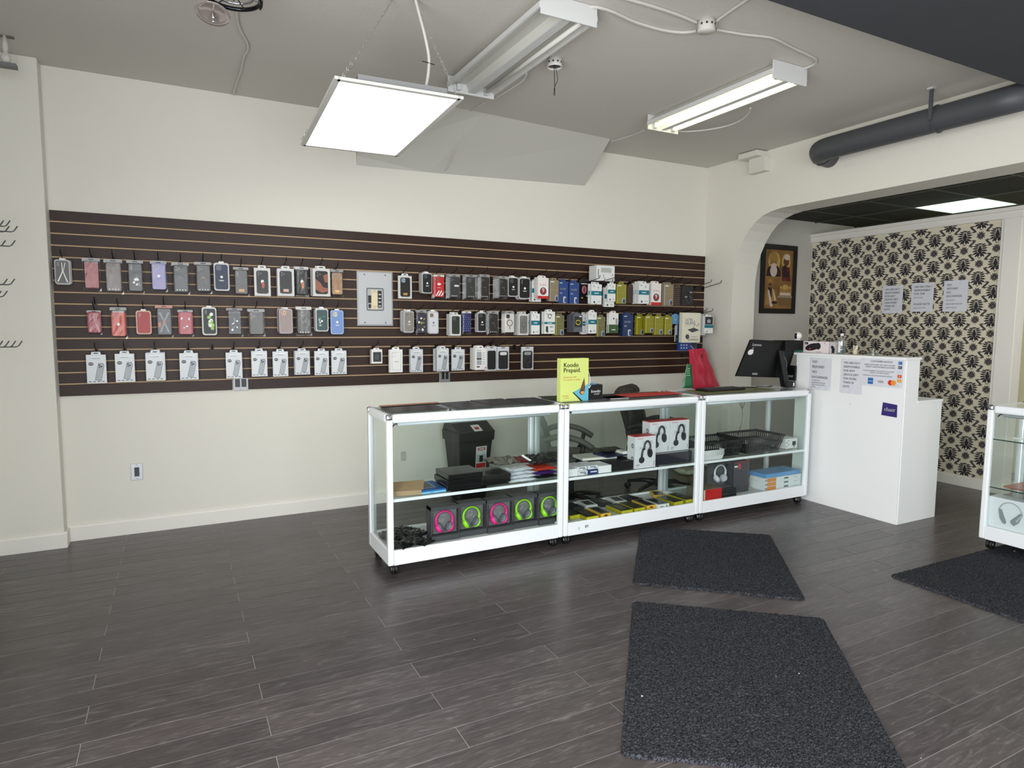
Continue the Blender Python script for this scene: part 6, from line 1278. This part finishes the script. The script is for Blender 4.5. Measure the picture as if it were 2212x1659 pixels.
a1, a2 = at(1046, 221, 'z', H-.008), at(1005, 249, 'z', H-.008)
a3 = at(962, 370, 'y', -.03)
cable('thin cable running from the unlit fixture over the boxed patch to the wall', [], .005, extra3d=[a1, (a1+a2)/2, a2, a2*.65+a3*.35+np.array([0, -.03, -.01]), a2*.3+a3*.7+np.array([0, -.035, -.01]), a3])
cable('white cord dropping from the ceiling to the hanging panel light', [], .008, extra3d=[(1.83, -1.95, 3.118), (1.845, -1.96, 3.05), (1.865, -1.98, 2.95), (1.885, -1.99, 2.84), (1.88, -2.0, 2.76), (1.86, -2.02, 2.68), (1.845, -2.04, 2.655)])
MB().tube([(-.035, 0, .002), (0, 0, 0), (.030, 0, -.004)], .0022, 5).build('cable_tie', BLACK, loc=(1.882, -2.0, 2.80), **T('black cable tie around the cord of the hanging panel light', 'cable tie'))
def jbox(label, u, v, open_):
    p = at(u, v, 'z', H-.03); t = thing('ceiling_junction_box', label, 'junction box', (p[0], p[1], H-.055))
    mt = M((214, 212, 206), .4)
    MB().lathe([(.046, .0), (.047, .055), (.043, .055), (.042, .0), (.046, .0)], (0, 0, 0), 20, close=False).build('box_wall', mt, t)
    MB().lathe([(0, .052), (.045, .052), (.045, .055), (0, .055)], (0, 0, 0), 20).build('box_back', DARK, t)
    if open_:
        MB().lathe([(0, .010), (.040, .010), (.040, .014), (0, .014)], (0, 0, 0), 16).build('dark_inside', BLACK, t)
        MB().tube(curve([(-.01, -.01, .01), (-.006, -.01, -.04), (-.004, -.012, -.12), (-.002, -.01, -.17)]), .0022, 5).build('wire', BLACK, t)
        MB().tube(curve([(-.005, -.01, .01), (.012, -.01, -.04), (.016, -.01, -.08), (-.004, -.01, -.12), (-.010, -.01, -.17)]), .0018, 5).build('wire', BLACK, t)
    else: MB().lathe([(0, -.003), (.048, -.003), (.048, .002), (0, .002)], (0, 0, 0), 20).build('cover', mt, t)
    kb = MB(); [kb.tube([(math.cos(a)*.0465, math.sin(a)*.0465, .025), (math.cos(a)*.048, math.sin(a)*.048, .025)], .006, 8) for a in (3.4, 4.0, 4.6, 5.2, 5.9)]
    kb.build('knockouts', DARK, t)
jbox('open round junction box with dangling black wires right of the unlit fixture', 1198, 137, True)
jbox('closed round junction box where four white cables meet', 1526, 56, False)
# fittings
for (u, v, lab) in ((1713, 14, 'small dark clip at the edge of the dark beam'),):
    p = at(u, v, 'z', H-.01); MB().tube([(-.02, 0, 0), (0, 0, .004), (.02, 0, 0)], .006, 6).build('beam_clip', BLACK, loc=tuple(p), **T(lab, 'clip'))
p = at(1186, 295, 'y', -.25); MB().tube(curve([(0, 0, .03), (0, 0, 0), (.006, 0, -.012), (.0, 0, -.02)]), .003, 5).build('patch_hook', PALE, loc=(p[0], p[1], p[2]), **T('tiny white hook stub on the boxed ceiling patch', 'hook'))
# chandelier at the top edge
t = thing('chandelier', 'chrome ring chandelier with a glass dish at the top left edge', 'chandelier', (.98, -1.95, 2.945))
MB().lathe([(0, .15), (.055, .15), (.06, .179), (0, .179)], (0, 0, 0), 20).build('ceiling_canopy', CHROME, t)
MB().tube([(0, 0, .155), (0, 0, -.03)], .008, 8).build('stem', CHROME, t)
mb = MB(); mb.tube([(math.cos(a)*.115, math.sin(a)*.115, -.012) for a in [2*PI*k/32 for k in range(33)]], .010, 8, 0, False); mb.build('ring', M((50, 52, 56), .2, .9), t)
mb = MB(); mb.tube([(math.cos(a)*.085, math.sin(a)*.085, .0) for a in [2*PI*k/32 for k in range(33)]], .006, 8, 0, False); [mb.tube([(0, 0, .01), (math.cos(a)*.11, math.sin(a)*.11, -.01)], .004, 5) for a in [k*PI/3 for k in range(6)]]; mb.build('spokes', CHROME, t)
lx, ly, lz = -.08, .064, -.07
o = MB().lathe([(.0, .010), (.025, .008), (.052, .000), (.072, -.008), (.074, -.005), (.052, .004), (.025, .012), (0, .014)], (0, 0, 0), 28, close=False).build('glass_dish', M((176, 166, 160), .12, .5), t, loc=(lx, ly, lz)); o.rotation_euler = (-.30, .12, 0)
MB().lathe([(0, -.045), (.006, -.043), (.008, -.036), (.005, -.030), (.009, -.022), (.010, -.014), (.004, -.006), (.004, .04), (0, .04)], (lx, ly, lz), 12).build('finial', CHROME, t)
q = at(563, 4, 'z', 2.93); ax, ay = q[0]-.98, q[1]+1.95
MB().tube(curve([(ax*.6, ay*.6, .0), (ax, ay, .005), (ax+.004, ay-.0, -.03), (ax-.004, ay, -.05)]), .005, 6).build('curved_arm', M((40, 40, 44), .3, .7), t)
# bracket at the top left corner
p = at(12, 118, 'z', 3.02)
t = thing('corner_bracket', 'white bracket with a dark plate at the top left corner of the picture', 'bracket', (p[0], p[1], 3.0))
MB().lathe([(0, -.03), (.020, -.028), (.028, .0), (.020, .02), (.012, .03), (.016, .06), (.012, .124), (0, .124)], (0, 0, 0), 14).build('stem', M((206, 204, 196), .5), t)
MB().box(-.08, .05, -.03, .03, -.05, -.03).build('plate', M((110, 112, 112), .5), t); MB().box(-.10, .045, -.01, .01, .115, .122).build('ceiling_strip', M((90, 90, 88), .5), t)
# duct pipe
PG = M((70, 72, 76), .5, bump=.05, bscale=20)
t = thing('duct_pipe', 'dark grey round duct running below the ceiling along the arch wall', 'duct', (5.46, -1.5, 2.93))
r = .088
path = curve([(.225, .06, -.01), (.11, .045, -.005), (.03, .0, .0), (.0, -.10, .0)], 5)[:-1]+[Vector((0, -.12-.3*i, 0)) for i in range(5)]+[Vector((0, -1.50, 0))]
MB().tube(path, r, 24).build('pipe', PG, t)
mb = MB(); mb.tube(curve([(.225, .06, -.01), (.11, .045, -.005), (.03, .0, .0), (.0, -.10, .0)], 5)[4:7], r+.004, 24, 0, False); mb.build('elbow_seam', PG, t)
p = at(2028, 230, 'x', 5.46); yy = p[1]
t = thing('duct_hanger', 'dark metal strap hanging the duct from the ceiling', 'strap', (5.46, yy, 2.83))
mb = MB(); mb.tube([(math.cos(a)*(r+.004), 0, .10+math.sin(a)*(r+.004)) for a in [2*PI*k/20 for k in range(21)]], .006, 4, 0, False); mb.build('loop', PG, t)
MB().box(-.099, -.089, -.013, .013, .08, H-2.83).build('strap', PG, t)
MB().box(-.115, -.075, -.02, .02, H-2.83-.012, H-2.83).build('ceiling_foot', M((190, 190, 186), .5), t)
# small white boxed bracket on the arch wall
t = thing('wall_bracket_box', 'small white stepped box high on the arch wall left of the duct', 'box', (5.684, -.70, 2.93))
WB = M((216, 214, 204), .6)
MB().box(-.075, 0, -.115, .075, .0, .135).build('lower_box', WB, t, bevel=.002); MB().box(-.15, 0, -.085, .14, .135, .185).build('upper_box', WB, t, bevel=.002)
# ================================================================ framed picture in the back room
a, b = at(1650, 530, 'y', -.12), at(1719, 533, 'y', -.12); c = at(1712, 678, 'y', -.12)
x0, x1, z0, z1 = 6.40, 6.955, 1.63, 2.385
t = thing('framed_picture', 'black framed golden brown picture of two bearded figures in the back room', 'picture', (x0, -.102, z0)); w, h = x1-x0, z1-z0; f = .055
mb = MB(); mb.box(0, w, -.025, 0, 0, f); mb.box(0, w, -.025, 0, h-f, h); mb.box(0, f, -.025, 0, f, h-f); mb.box(w-f, w, -.025, 0, f, h-f); mb.build('frame', M((20, 16, 16), .35), t, bevel=.002)
MB().box(f, w-f, -.012, -.002, f, h-f).build('print_sheet', M((132, 98, 52), .35, var=.35, vscale=6), t)
mb = MB(); Y = -.0125; W, Q = w, h
k = [0]
def E(cx, cz, rx, rz, m, a=0): k[0] += 1; mb.disc(W*cx, Q*cz, W*rx, Q*rz, Y-.0002*k[0], m, 16, a)
def F(pts, m): k[0] += 1; mb.flat([(W*x, Q*z) for x, z in pts], Y-.0002*k[0], m)
E(.36, .76, .17, .14, 1); E(.70, .76, .13, .12, 1)
F([(.14, .54), (.18, .66), (.30, .70), (.45, .70), (.55, .62), (.56, .54)], 4); E(.34, .75, .095, .075, 2); E(.34, .83, .10, .065, 0); F([(.25, .73), (.22, .80), (.30, .87), (.42, .87), (.47, .80), (.44, .73)], 0); E(.35, .62, .10, .085, 3); E(.35, .70, .085, .03, 3); E(.30, .755, .018, .007, 4); E(.39, .755, .018, .007, 4)
F([(.60, .48), (.58, .66), (.66, .70), (.80, .68), (.84, .48)], 5); E(.70, .76, .08, .062, 2); E(.72, .83, .085, .045, 3); E(.66, .66, .07, .05, 4); F([(.60, .62), (.80, .62), (.80, .54), (.62, .54)], 4); E(.68, .50, .06, .02, 2)
E(.26, .46, .06, .045, 0); E(.26, .42, .045, .03, 2); F([(.12, .12), (.18, .36), (.26, .40), (.40, .34), (.50, .14)], 0); F([(.20, .38), (.31, .38), (.32, .24), (.24, .22)], 4); F([(.20, .34), (.24, .34), (.36, .10), (.28, .10)], 3); F([(.33, .36), (.36, .34), (.44, .20), (.40, .18)], 3); E(.40, .16, .09, .02, 4)
F([(.52, .26), (.88, .26), (.86, .38), (.54, .38)], 0); F([(.54, .27), (.86, .27), (.85, .31), (.55, .31)], 3); E(.70, .39, .09, .035, 1); E(.57, .385, .03, .02, 1); E(.83, .385, .03, .02, 1); F([(.48, .235), (.90, .235), (.90, .26), (.48, .26)], 6); F([(.54, .235), (.86, .235), (.88, .12), (.52, .12)], 7)
mb.build('figures_print', [M((160, 122, 60), .4), M((190, 156, 84), .4), M((96, 56, 42), .4), M((206, 186, 176), .4), M((40, 26, 24), .4), M((96, 22, 26), .4), M((150, 140, 120), .4), M((120, 92, 56), .4)], t)
